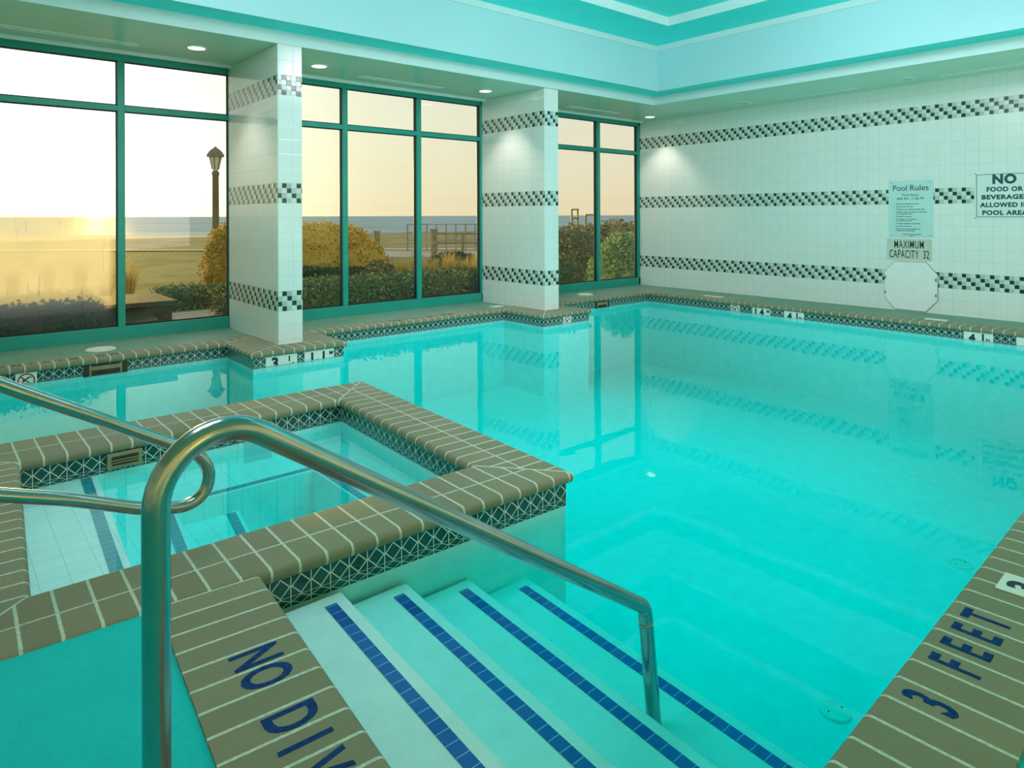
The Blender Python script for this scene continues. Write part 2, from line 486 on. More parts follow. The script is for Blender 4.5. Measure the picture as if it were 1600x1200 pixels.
# ------------------------------------------------------------------ mesh helpers
class MB:
    def __init__(self):
        self.v, self.f, self.uv, self.mi, self.at = [], [], [], [], []
    def face(self, pts, uvs=None, mi=0, at=(9.0, 0.0)):
        b = len(self.v)
        self.v += [tuple(p) for p in pts]
        self.f.append(tuple(range(b, b + len(pts))))
        self.uv.append(uvs or [(0.0, 0.0)] * len(pts))
        self.mi.append(mi)
        self.at.append(at)
    def raw(self, vs, fs, mi=0):
        b = len(self.v)
        self.v += [tuple(p) for p in vs]
        for f in fs:
            self.f.append(tuple(i + b for i in f))
            self.uv.append([(0.0, 0.0)] * len(f))
            self.mi.append(mi)
            self.at.append((9.0, 0.0))
        return self
    def box(self, a, b, mi=0, mat=None):
        x0, y0, z0 = a
        x1, y1, z1 = b
        vs = [Vector(p) for p in ((x0, y0, z0), (x1, y0, z0), (x1, y1, z0), (x0, y1, z0), (x0, y0, z1), (x1, y0, z1), (x1, y1, z1), (x0, y1, z1))]
        if mat is not None:
            vs = [mat @ p for p in vs]
        fs = [(0, 3, 2, 1), (4, 5, 6, 7), (0, 1, 5, 4), (1, 2, 6, 5), (2, 3, 7, 6), (3, 0, 4, 7)]
        return self.raw(vs, fs, mi)
    def poly(self, pts, z, flip=False, mi=0):
        pts = [Vector((p[0], p[1], 0)) for p in pts]
        tris = tessellate_polygon([pts])
        vs = [(p.x, p.y, z) for p in pts]
        fs = []
        for a, b, c in tris:
            n = (pts[b] - pts[a]).cross(pts[c] - pts[a]).z
            if (n < 0) != flip:
                a, c = c, a
            fs.append((a, b, c))
        return self.raw(vs, fs, mi)
    def tube(self, path, r, n=20, cap=True, mi=0):
        path = [Vector(p) for p in path]
        k = len(path)
        tang = []
        for i in range(k):
            a = path[max(i - 1, 0)]
            b = path[min(i + 1, k - 1)]
            tang.append((b - a).normalized())
        ref = Vector((0, 0, 1)) if abs(tang[0].z) < 0.9 else Vector((0, 1, 0))
        nrm = (ref - tang[0] * ref.dot(tang[0])).normalized()
        vs, fs = [], []
        rr = r if isinstance(r, (list, tuple)) else [r] * k
        for i in range(k):
            if i:
                nrm = (nrm - tang[i] * nrm.dot(tang[i])).normalized()
            bi = tang[i].cross(nrm)
            for j in range(n):
                a = 2 * math.pi * j / n
                vs.append(path[i] + (nrm * math.cos(a) + bi * math.sin(a)) * rr[i])
        for i in range(k - 1):
            for j in range(n):
                j2 = (j + 1) % n
                fs.append((i * n + j, i * n + j2, (i + 1) * n + j2, (i + 1) * n + j))
        if cap:
            fs.append(tuple(range(n - 1, -1, -1)))
            fs.append(tuple((k - 1) * n + j for j in range(n)))
        return self.raw(vs, fs, mi)
    def disc(self, c, r, h, n=32, ry=None, mi=0, mat=None):
        # short vertical cylinder with its base at c
        ry = ry or r
        vs = []
        for z in (0, h):
            for j in range(n):
                a = 2 * math.pi * j / n
                p = Vector((r * math.cos(a), ry * math.sin(a), z))
                vs.append((mat @ p) if mat is not None else p + Vector(c))
        fs = [tuple(range(n - 1, -1, -1)), tuple(range(n, 2 * n))]
        for j in range(n):
            fs.append((j, (j + 1) % n, n + (j + 1) % n, n + j))
        return self.raw(vs, fs, mi)
    def ring(self, mat, r0, r1, h, n=40, mi=0):
        vs = []
        for z in (0, h):
            for r in (r0, r1):
                for j in range(n):
                    a = 2 * math.pi * j / n
                    vs.append(mat @ Vector((r * math.cos(a), r * math.sin(a), z)))
        fs = []
        for j in range(n):
            k = (j + 1) % n
            fs += [(2 * n + j, 3 * n + j, 3 * n + k, 2 * n + k), (n + j, n + k, 3 * n + k, 3 * n + j), (j, 2 * n + j, 2 * n + k, k), (j, k, n + k, n + j)]
        return self.raw(vs, fs, mi)
    def lathe(self, c, prof, n=24, mi=0):
        vs, fs = [], []
        for r, z in prof:
            for j in range(n):
                a = 2 * math.pi * j / n
                vs.append((c[0] + r * math.cos(a), c[1] + r * math.sin(a), c[2] + z))
        for i in range(len(prof) - 1):
            for j in range(n):
                k = (j + 1) % n
                fs.append((i * n + j, i * n + k, (i + 1) * n + k, (i + 1) * n + j))
        return self.raw(vs, fs, mi)
    def build(self, name, mats, parent=None, smooth=False, loc=None):
        me = bpy.data.meshes.new(name)
        me.from_pydata(self.v, [], self.f)
        for x in (mats if isinstance(mats, (list, tuple)) else [mats]):
            me.materials.append(x)
        me.polygons.foreach_set('material_index', self.mi)
        uvl = me.uv_layers.new(name='UVMap')
        flat = [c for fc in self.uv for p in fc for c in p]
        uvl.data.foreach_set('uv', flat)
        if any(a != (9.0, 0.0) for a in self.at):
            for k, nm in enumerate(('centre', 'mitre')):
                at = me.attributes.new(nm, 'FLOAT', 'FACE')
                at.data.foreach_set('value', [a[k] for a in self.at])
        if smooth:
            me.polygons.foreach_set('use_smooth', [True] * len(me.polygons))
        me.update()
        o = bpy.data.objects.new(name, me)
        COL.objects.link(o)
        if parent is not None:
            o.parent = parent
            o.matrix_parent_inverse = Matrix.Translation(-parent.location) if parent.type == 'EMPTY' else Matrix()
        return o

def weld_smooth(o, angle=35):
    bm = bmesh.new()
    bm.from_mesh(o.data)
    bmesh.ops.remove_doubles(bm, verts=bm.verts, dist=0.00005)
    for e in bm.edges:
        e.smooth = len(e.link_faces) == 2 and e.calc_face_angle(0) < math.radians(angle)
    for f in bm.faces:
        f.smooth = True
    bm.to_mesh(o.data)
    bm.free()

def bevel(o, w, seg=2):
    md = o.modifiers.new('bevel', 'BEVEL')
    md.width = w
    md.segments = seg
    md.limit_method = 'ANGLE'
    return o

def tag(o, label=None, cat=None, group=None, kind=None):
    if label:
        o['label'] = label
    if cat:
        o['category'] = cat
    if group:
        o['group'] = group
    if kind or cat:
        o['kind'] = kind or 'thing'
    return o

def thing(name, label, cat, loc=(0, 0, 0), group=None, kind=None):
    o = bpy.data.objects.new(name, None)
    o.location = loc
    o.empty_display_size = 0.1
    COL.objects.link(o)
    return tag(o, label, cat, group, kind)

def struct(o):
    o['kind'] = 'structure'
    return o

def basis(o, x, y):
    x = Vector(x).normalized()
    y = Vector(y).normalized()
    z = x.cross(y)
    m = Matrix((x, y, z)).transposed().to_4x4()
    m.translation = o
    return m

def text(name, body, size, mat4, mat, parent=None, align='CENTER', bold=0.0, sx=1.0, ext=0.0008, space=1.0, line=1.0, fit=None):
    cu = bpy.data.curves.new(name, 'FONT')
    cu.body = body
    cu.size = size
    cu.align_x = align
    cu.align_y = 'CENTER'
    cu.offset = bold
    cu.extrude = ext
    cu.space_character = space
    cu.space_line = line
    cu.resolution_u = 4
    cu.materials.append(mat)
    tmp = bpy.data.objects.new('lettering_source', cu)
    COL.objects.link(tmp)
    me = bpy.data.meshes.new_from_object(tmp.evaluated_get(bpy.context.evaluated_depsgraph_get()))
    me.name = name
    if not me.materials:
        me.materials.append(mat)
    bpy.data.objects.remove(tmp)
    bpy.data.curves.remove(cu)
    o = bpy.data.objects.new(name, me)
    COL.objects.link(o)
    if fit:
        xs = [v.co.x for v in me.vertices]
        sx = fit / (max(xs) - min(xs))
    mw = mat4 @ Matrix.Diagonal((sx, 1, 1, 1))
    if parent is not None:
        o.parent = parent
        o.matrix_parent_inverse = Matrix.Translation(-parent.location) if parent.type == 'EMPTY' else Matrix()
    o.matrix_basis = mw
    return o

def wallquad(mb, p0, p1, z0, z1, u0=0.0, mi=0, vz=0.0):
    """vertical face from plan point p0 to p1, seen from the left of p0->p1"""
    L = math.dist(p0, p1)
    mb.face([(p0[0], p0[1], z0), (p1[0], p1[1], z0), (p1[0], p1[1], z1), (p0[0], p0[1], z1)],
            [(u0, z0 - vz), (u0 + L, z0 - vz), (u0 + L, z1 - vz), (u0, z1 - vz)], mi)
    return u0 + L

def offset_poly(pts, d, closed=True):
    """offset to the left of travel by d (number or one per edge)"""
    n = len(pts)
    ne = n if closed else n - 1
    if not isinstance(d, (list, tuple)):
        d = [d] * ne
    lines = []
    for i in range(ne):
        a, b = Vector(pts[i]), Vector(pts[(i + 1) % n])
        t_ = (b - a).normalized()
        nn = Vector((-t_.y, t_.x)) * d[i]
        lines.append((a + nn, b + nn, t_))
    out = []
    for i in range(n):
        if not closed and i == 0:
            out.append(lines[0][0])
            continue
        if not closed and i == n - 1:
            out.append(lines[-1][1])
            continue
        l0, l1 = lines[(i - 1) % ne], lines[i % ne]
        cr = l0[2].x * l1[2].y - l0[2].y * l1[2].x
        if abs(cr) < 1e-6:
            out.append(l1[0])
            continue
        w_ = l1[0] - l0[0]
        s = (w_.x * l1[2].y - w_.y * l1[2].x) / cr
        out.append(l0[0] + l0[2] * s)
    return out

def fillet_path(pts, rad, seg=10):
    """polyline with rounded corners"""
    pts = [Vector(p) for p in pts]
    out = [pts[0]]
    for i in range(1, len(pts) - 1):
        a, b, c_ = pts[i - 1], pts[i], pts[i + 1]
        r = rad[i - 1]
        u_ = (a - b).normalized()
        v_ = (c_ - b).normalized()
        ang = u_.angle(v_)
        tl = r / math.tan(ang / 2)
        p, q = b + u_ * tl, b + v_ * tl
        bis = (u_ + v_).normalized()
        ctr = b + bis * (r / math.sin(ang / 2))
        e0, e1 = p - ctr, q - ctr
        tot = e0.angle(e1)
        ax = e0.cross(e1).normalized()
        for k in range(seg + 1):
            out.append(ctr + Matrix.Rotation(tot * k / seg, 3, ax) @ e0)
    out.append(pts[-1])
    # add intermediate points on long straights
    res = [out[0]]
    for p in out[1:]:
        res.append(p)
    return res

def catmull(pts, sub=8):
    pts = [Vector(p) for p in pts]
    P = [pts[0] * 2 - pts[1]] + pts + [pts[-1] * 2 - pts[-2]]
    out = []
    for i in range(1, len(P) - 2):
        for k in range(sub):
            s = k / sub
            a, b, c_, d = P[i - 1], P[i], P[i + 1], P[i + 2]
            out.append(0.5 * ((2 * b) + (c_ - a) * s + (2 * a - 5 * b + 4 * c_ - d) * s * s + (3 * b - a - 3 * c_ + d) * s ** 3))
    out.append(pts[-1])
    return out

# ================================================================== ROOM SHELL
ZS = 3.0            # soffit height
ZW = -0.13          # water level
CB = -0.055         # underside of the coping nose

def pt_wall(y, off=0.0):
    """point on the sign wall at plan y"""
    return (10.0 - (8.04 - y) * 0.0298 - off, y)

# sign wall
mb = MB()
p0, p1 = pt_wall(8.04), pt_wall(-1.3)
wallquad(mb, p0, p1, -0.05, ZS + 0.02, 0.02)
q0, q1 = (p0[0] + 0.2, 8.2), (p1[0] + 0.2, -1.3)
wallquad(mb, q1, q0, -0.05, ZS + 0.02)
mb.face([(*p0, ZS + .02), (*p1, ZS + .02), (*q1, ZS + .02), (*q0, ZS + .02)])
struct(mb.build('wall_right', M['tile']))
mb = MB()
wallquad(mb, pt_wall(-1.3), (-2.6, -1.3), -0.05, ZS + 0.02)
wallquad(mb, (-2.6, -1.5), (10.0, -1.5), -0.05, ZS + 0.02)
mb.face([(10.0, -1.5, ZS + .02), (-2.6, -1.5, ZS + .02), (-2.6, -1.3, ZS + .02), (9.72, -1.3, ZS + .02)])
struct(mb.build('wall_rear', M['tile']))
mb = MB()
wallquad(mb, (-2.6, -1.3), (-2.6, 8.2), -0.05, ZS + 0.02)
wallquad(mb, (-2.8, 8.2), (-2.8, -1.3), -0.05, ZS + 0.02)
mb.face([(-2.8, -1.3, ZS + .02), (-2.6, -1.3, ZS + .02), (-2.6, 8.2, ZS + .02), (-2.8, 8.2, ZS + .02)])
struct(mb.build('wall_left', M['tile']))

def pillar(x0, x1, y0, y1, shift):
    mb = MB()
    c = [(x0, y1), (x0, y0), (x1, y0), (x1, y1)]
    u = shift
    for a, b in zip(c, c[1:]):
        u = wallquad(mb, a, b, -0.02, ZS - 0.001, u)
    wallquad(mb, (x1, y1), (x0, y1), -0.02, ZS - 0.001, 0)
    return struct(mb.build('pillar', M['tile']))

o = pillar(2.615, 2.865, 6.64, 8.10, 0.0)
o['label'] = 'white tiled pillar with checker bands standing between the first two windows'
o = pillar(6.27, 6.53, 6.66, 8.06, 0.04)
o['label'] = 'white tiled pillar with checker bands standing between the last two windows'

# ------------------------------------------------------------------ deck
def rect(mb, x0, y0, x1, y1, z):
    mb.face([(x0, y0, z), (x1, y0, z), (x1, y1, z), (x0, y1, z)])

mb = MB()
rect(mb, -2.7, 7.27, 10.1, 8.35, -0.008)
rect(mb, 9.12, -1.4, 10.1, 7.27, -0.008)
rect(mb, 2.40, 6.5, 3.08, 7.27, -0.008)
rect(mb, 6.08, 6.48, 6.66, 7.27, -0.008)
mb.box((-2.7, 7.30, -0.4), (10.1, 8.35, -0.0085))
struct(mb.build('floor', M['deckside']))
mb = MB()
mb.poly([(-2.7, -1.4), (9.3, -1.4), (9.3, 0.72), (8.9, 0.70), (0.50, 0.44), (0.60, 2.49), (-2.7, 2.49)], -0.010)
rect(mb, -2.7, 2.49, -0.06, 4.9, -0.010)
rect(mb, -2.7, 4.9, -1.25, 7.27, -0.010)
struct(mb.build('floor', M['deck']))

# ------------------------------------------------------------------ coping
R = 0.026
def coping_profile(width, both):
    """list of (distance from the water edge towards the back, z, v)"""
    nose = []
    H2 = 0.0275
    for k in range(9):
        a = -math.pi / 2 + math.pi * k / 8
        nose.append((H2 - H2 * math.cos(a) * 0.9 - H2 * 0.1, -H2 + H2 * math.sin(a)))
    prof = [(0.05, -2 * H2)] + nose
    if both:
        prof += [(width - d, z) for d, z in reversed(prof)]
    else:
        prof += [(width, 0.0), (width, -0.05)]
    return prof

def coping_strip(mb, e0, e1, b0, b1, both=False, centre=None, mitre0=True, mitre1=True, u0=None, pitch=0.105):
    """one straight run: water edge e0->e1, back edge b0->b1 (plan points)"""
    e0, e1, b0, b1 = (Vector(p) for p in (e0, e1, b0, b1))
    tdir = (e1 - e0).normalized()
    ndir = Vector((-tdir.y, tdir.x))
    if (b0 - e0).dot(ndir) < 0:
        ndir = -ndir
    wid = ((b0 - e0).dot(ndir) + (b1 - e1).dot(ndir)) / 2
    prof = coping_profile(wid, both)
    org = e0 if u0 is None else Vector(u0)
    def at(base_e, base_b, d):
        return base_e + (base_b - base_e) * (d / wid)
    cen = 9.0 if centre is None else centre
    dist_v = [0.0]
    for (d1, z1), (d2, z2) in zip(prof, prof[1:]):
        dist_v.append(dist_v[-1] + math.hypot(d2 - d1, z2 - z1))
    flip = (tdir.x * (b0 - e0).y - tdir.y * (b0 - e0).x) < 0
    eps = 0.007
    for k in range(len(prof) - 1):
        (d1, z1), (d2, z2) = prof[k], prof[k + 1]
        a1, a2 = at(e0, b0, d1), at(e0, b0, d2)
        c1, c2 = at(e1, b1, d1), at(e1, b1, d2)
        cuts = [(a1, a2, 0.0)]
        segs = []
        i1, i2 = (a1 + tdir * eps, a2 + tdir * eps) if mitre0 else (a1, a2)
        j1, j2 = (c1 - tdir * eps, c2 - tdir * eps) if mitre1 else (c1, c2)
        if mitre0:
            segs.append((a1, a2, i1, i2, 1.0))
        segs.append((i1, i2, j1, j2, 0.0))
        if mitre1:
            segs.append((j1, j2, c1, c2, 1.0))
        for s1, s2, t1, t2, mt_ in segs:
            pts = [(s1.x, s1.y, z1), (t1.x, t1.y, z1), (t2.x, t2.y, z2), (s2.x, s2.y, z2)]
            us = [(p - org).dot(tdir) * 0.1 / pitch + 30.0 for p in (s1, t1, t2, s2)]
            vs = [d1, d1, d2, d2]
            uvs = list(zip(us, vs))
            if flip:
                pts.reverse()
                uvs.reverse()
            mb.face(pts, uvs, 0, (cen, mt_))

# pool edge (coping nose line), travelling so that the water lies on the right
PE = [(-1.3, 7.11), (2.25, 7.11), (2.25, 6.375), (3.23, 6.375), (3.23, 7.11), (5.925, 7.11), (5.925, 6.32),
      (6.83, 6.32), (6.83, 7.085), (9.015, 7.085), (8.885, 0.97), (0.768, 0.713), (0.893, 2.425)]
PW = [0.21, 0.37, 0.28, 0.375, 0.21, 0.35, 0.33, 0.31, 0.21, 0.23, 0.31, 0.335]
PB = offset_poly(PE, PW[:12], closed=False)
SPO = [(-1.3, 4.835), (2.545, 4.78), (2.43, 2.372), (0.893, 2.425)]   # spa surround, outer nose line

pool = thing('swimming_pool', 'large indoor swimming pool with olive coping and blue-striped entry steps', 'pool', (4.5, 3.5, 0))
mb = MB()
for i in range(12):
    coping_strip(mb, PE[i], PE[i + 1], PB[i], PB[i + 1], mitre0=i > 0, mitre1=i < 11,
                 u0={0: (1.343, 7.2), 10: (1.93, 0.6), 11: (0.71, 1.935)}.get(i), pitch={10: 0.108, 11: 0.1, 0: 0.106}.get(i, 0.105))
cop = mb.build('coping', M['coping'], pool)
weld_smooth(cop)

# spa surround: mitred strips
SI = [(0.345, 4.362), (2.155, 4.388), (2.092, 2.787), (0.253, 2.818)]   # inner nose line: far-left, far-right, near-right, near-left
SO = [(-0.12, 4.818), (2.545, 4.78), (2.43, 2.372), (-0.12, 2.468)]
spa = thing('spa_pool', 'sunken square spa walled off inside the pool by wide olive tile edging', 'spa', (1.2, 3.6, 0))
mb = MB()
for i in range(4):
    j = (i + 1) % 4
    w_ = {0: 0.21, 1: 0.19, 2: 0.21, 3: 9.0}[i]
    coping_strip(mb, SI[i], SI[j], SO[i], SO[j], both=True, centre=w_)
coping_strip(mb, (-1.3, 4.835), (-0.12, 4.818), (-1.3, 4.36), (-0.12, 4.362), both=True, centre=0.21, mitre0=False)
cop = mb.build('coping', M['coping'], spa)
weld_smooth(cop)

# ------------------------------------------------------------------ pool shell
PF = offset_poly(PE, 0.032, closed=False)                 # tile face lies behind the nose
spo_f = offset_poly(SPO, -0.0, closed=False)
SF = [(-1.3, 4.80), (2.512, 4.748), (2.40, 2.405), (0.86, 2.458)]
PF[-1] = Vector((0.862, 2.458))
ring_pool = [tuple(p) for p in PF] + [SF[2], SF[1], SF[0]]   # closed outline of the water, clockwise/ccw handled below

def zfloor(x):
    return -0.92 - 0.035 * max(0, x - 2.2)

mb = MB()
n = len(ring_pool)
for i in range(n):
    a, b = ring_pool[i], ring_pool[(i + 1) % n]
    wallquad(mb, b, a, -1.45, CB, 0)
def bottom(pts, z):
    mb.poly(pts, z)
mb.face([(-1.3, 0.5, zfloor(0)), (2.2, 0.5, zfloor(0)), (2.2, 7.2, zfloor(0)), (-1.3, 7.2, zfloor(0))])
mb.face([(2.2, 0.5, zfloor(2.2)), (9.1, 0.5, zfloor(9.1)), (9.1, 7.2, zfloor(9.1)), (2.2, 7.2, zfloor(2.2))])
mb.build('basin', M['plaster'], pool)

def tile_band(name, pts, parent, inset=0.003, closed=False, low=0.03, flip=False):
    mb = MB()
    ins = offset_poly(pts, inset, closed)
    k = len(pts)
    P = 0.0775
    for i in range(k if closed else k - 1):
        a, b = ins[i], ins[(i + 1) % k]
        if flip:
            a, b = b, a
        L = (b - a).length
        wallquad(mb, a, b, CB - P, CB, 0.0, vz=CB)
        mb.face([(a.x, a.y, CB - P - low), (b.x, b.y, CB - P - low), (b.x, b.y, CB - P), (a.x, a.y, CB - P)], [(0, -2 * P), (L, -2 * P), (L, -P), (0, -P)])
    return mb.build(name, M['waterline'], parent)

tile_band('waterline_tile', list(reversed([tuple(p) for p in PF])), pool, low=0.02)
tile_band('waterline_tile', [(0.862, 2.458), SF[2], SF[1], SF[0]], spa, inset=-0.003, flip=True, low=0.035)
SIF = offset_poly(SI, 0.03, True)           # spa inner tile face
tile_band('waterline_tile', [tuple(p) for p in SIF][::-1], spa, inset=0.003, closed=True, low=0.03)

# entry steps
K = 0.05
def sx(x, y):
    return x + K * (y - 2.42)
noses = [(1.185, -0.165), (1.475, -0.235), (1.795, -0.33), (2.135, -0.44)]
yf, yn = 2.415, 0.735
steps = None
mb = MB()
prev = 0.7
prevz = None
for x, z in noses:
    xa, xb = prev, x
    A = [(sx(xa, yn), yn), (sx(xb, yn), yn), (sx(xb, yf), yf), (sx(xa, yf), yf)]
    mb.face([(p[0], p[1], z) for p in A])
    # rounded nose
    bz = z
    px, pz = xb, z
    for k in range(1, 5):
        a = math.pi / 2 * k / 4
        cx_, cz_ = xb + 0.012 * math.sin(a), z - 0.012 * (1 - math.cos(a))
        mb.face([(sx(px, yn), yn, pz), (sx(cx_, yn), yn, cz_), (sx(cx_, yf), yf, cz_), (sx(px, yf), yf, pz)])
        px, pz = cx_, cz_
    nz = {-0.165: -0.235, -0.235: -0.33, -0.33: -0.44, -0.44: -0.95}[z]
    mb.face([(sx(px, yn), yn, pz), (sx(px, yn), yn, nz), (sx(px, yf), yf, nz), (sx(px, yf), yf, pz)])
    prev = px
steps = mb.build('entry_steps', M['plaster'], pool)
weld_smooth(steps, 50)
for x, z in noses:
    mb = MB()
    a0, a1 = x - 0.084, x - 0.038
    y0, y1 = 0.80, 2.355
    zz = z + 0.002
    L = y1 - y0
    mb.face([(sx(a0, y0), y0, zz), (sx(a1, y0), y0, zz), (sx(a1, y1), y1, zz), (sx(a0, y1), y1, zz)],
            [(0, 0), (0, .05), (L, .05), (L, 0)])
    mb.build('step_stripe', M['stripe'], steps)

# floor covers seen through the water
for x, y in ((3.06, 1.37), (5.11, 1.47)):
    mb = MB()
    mb.lathe((x, y, zfloor(x)), [(0.0, 0.02), (0.056, 0.02), (0.064, 0.015), (0.067, 0.0)], 36)
    for dx in (-0.035, 0.035):
        mb.disc((x + dx, y - dx * .4, zfloor(x) + 0.02), 0.004, 0.002, 8, mi=1)
    ob = mb.build('floor_cover', [M['marker'], M['black']], pool, smooth=False)
    weld_smooth(ob)

# water bodies
def water(name, pts, zb, mat):
    mb = MB()
    mb.poly(pts, ZW)
    mb.poly(pts, zb, flip=True)
    A = sum(a[0] * b[1] - b[0] * a[1] for a, b in zip(pts, pts[1:] + pts[:1]))
    pp = pts if A < 0 else pts[::-1]
    for a, b in zip(pp, pp[1:] + pp[:1]):
        wallquad(mb, b, a, zb, ZW)
    ob = mb.build(name, mat)
    bm = bmesh.new()
    bm.from_mesh(ob.data)
    bmesh.ops.remove_doubles(bm, verts=bm.verts, dist=0.0001)
    bmesh.ops.recalc_face_normals(bm, faces=bm.faces)
    bm.to_mesh(ob.data)
    bm.free()
    return ob

wp = offset_poly([tuple(p) for p in PF], 0.004, closed=False)
wring = [tuple(p) for p in wp] + [(SF[2][0] - .004, SF[2][1] + .004), (SF[1][0] - .004, SF[1][1] - .004), (SF[0][0], SF[0][1] - .004)]
o = water('pool_water', wring, -1.5, M['pool_water'])
tag(o, 'still turquoise water filling the large swimming pool', 'water', kind='stuff')
o = water('spa_water', [tuple(p) for p in offset_poly(SI, 0.034, True)], -1.3, M['pool_water'])
tag(o, 'clear turquoise water inside the small square spa', 'water', kind='stuff')

# ------------------------------------------------------------------ spa shell
SB = [tuple(p) for p in SIF]
mb = MB()
for i in range(4):
    a, b = SB[i], SB[(i + 1) % 4]
    wallquad(mb, b, a, -1.2, CB)
mb.poly(SB, -0.62)
mb.build('basin', M['spa'], spa)
fl = SB[0]
mb = MB()
def bx(x0, y0, x1, y1, z, zb):
    mb.box((x0, y0, zb), (x1, y1, z))
def tread(x0, k0, x1, k1, ya, yb, z, yr):
    # step block between two skewed edges x = x0 + k * (y - yr)
    pl_ = [(x0 + k0 * (ya - yr), ya), (x1 + k1 * (ya - yr), ya), (x1 + k1 * (yb - yr), yb), (x0 + k0 * (yb - yr), yb)]
    vs_ = [(p[0], p[1], h) for h in (-0.64, z) for p in pl_]
    mb.raw(vs_, [(3, 2, 1, 0), (4, 5, 6, 7), (0, 1, 5, 4), (1, 2, 6, 5), (2, 3, 7, 6), (3, 0, 4, 7)])
tread(0.2, 0.0, 0.70, 0.06, 2.7, 4.45, -0.17, 4.4)
tread(0.68, 0.06, 1.00, 0.12, 2.7, 4.02, -0.30, 4.0)
tread(1.00, 0.12, 1.345, 0.15, 2.7, 4.02, -0.42, 4.0)
bx(0.70, 4.02, 2.2, 4.45, -0.30, -0.64)
bx(1.80, 2.7, 2.2, 4.02, -0.30, -0.64)
bench = bevel(mb.build('bench_steps', M['spa'], spa), 0.006)
def spa_stripe(p0, p1, wid, z):
    mb = MB()
    a, b = Vector(p0), Vector(p1)
    L = (b - a).length
    tdir = (b - a).normalized()
    nn = Vector((-tdir.y, tdir.x)) * wid
    pts = [a, b, b + nn, a + nn]
    uvs = [(0, 0), (L, 0), (L, wid), (0, wid)]
    mb.face([(p.x, p.y, z + 0.002) for p in pts], uvs)
    mb.build('step_stripe', M['spastripe'], bench)
spa_stripe((0.571, 2.75), (0.67, 4.41), 0.05, -0.17)
spa_stripe((0.835, 2.75), (0.98, 3.98), 0.05, -0.30)
spa_stripe((1.135, 2.75), (1.322, 4.0), 0.05, -0.42)
spa_stripe((1.0, 4.03), (1.85, 4.03), 0.045, -0.30)
spa_stripe((1.855, 2.75), (1.855, 4.03), 0.045, -0.30)

# spa skimmer mouth in the far tile band
mb = MB()
yS = 4.386
mb.box((0.742, yS - 0.018, -0.145), (0.92, yS - 0.0, -0.055), 0)
ob = mb.build('skimmer_frame', M['brass'], spa)
bevel(ob, 0.004)
mb = MB()
mb.box((0.765, yS - 0.0195, -0.125), (0.90, yS - 0.012, -0.074), 0)
mb.build('skimmer_throat', M['brown'], ob)
mb = MB()
for z in (-0.112, -0.098):
    mb.box((0.765, yS - 0.023, z), (0.90, yS - 0.018, z + 0.005))
mb.build('skimmer_flap', M['brass'], ob)

# pool skimmer openings
def skimmer(x0, x1, y):
    mb = MB()
    mb.box((x0, y - 0.006, -0.16), (x1, y + 0.0, CB + 0.004))
    ob = mb.build('skimmer_mouth', M['brown'], pool)
    mb = MB()
    mb.box((x0 + 0.06, y - 0.009, -0.11), (x1 - 0.06, y - 0.005, -0.075))
    mb.box((x0 + 0.045, y - 0.009, -0.16), (x0 + 0.06, y - 0.005, -0.06))
    mb.box((x1 - 0.06, y - 0.009, -0.16), (x1 - 0.045, y - 0.005, -0.06))
    mb.build('skimmer_flap', M['wood'], ob)
skimmer(1.03, 1.38, 7.138)
skimmer(7.76, 8.08, 7.113)

# ------------------------------------------------------------------ depth marker tiles
def clip_low(ob, m4, ylow):
    bm = bmesh.new()
    bm.from_mesh(ob.data)
    inv = (m4.inverted() @ ob.matrix_basis)
    co = inv.inverted() @ Vector((0, ylow, 0))
    bmesh.ops.bisect_plane(bm, geom=bm.verts[:] + bm.edges[:] + bm.faces[:], plane_co=co, plane_no=(0, -1, 0), clear_outer=True)
    bm.to_mesh(ob.data)
    bm.free()

def marker(p, xdir, width, bits, parent=pool, h=0.095, cz=CB - 0.046):
    """white tile set on the tile band; bits: (text, x, size, dz)"""
    xd = Vector((*xdir, 0)).normalized()
    m4 = basis((p[0], p[1], cz), xd, (0, 0, 1))
    mb = MB()
    mb.box((-width / 2, -h / 2, 0), (width / 2, h / 2, 0.006), 0, m4)
    ob = mb.build('depth_marker_tile', M['marker'], parent)
    for s, x, size, dz in bits:
        lt = text('marker_lettering', s, size, m4 @ Matrix.Translation((x, dz - 0.026, 0.0066)), M['black'], ob, bold=size * 0.045)
        clip_low(lt, m4, -h / 2 + 0.004)
    return ob, m4

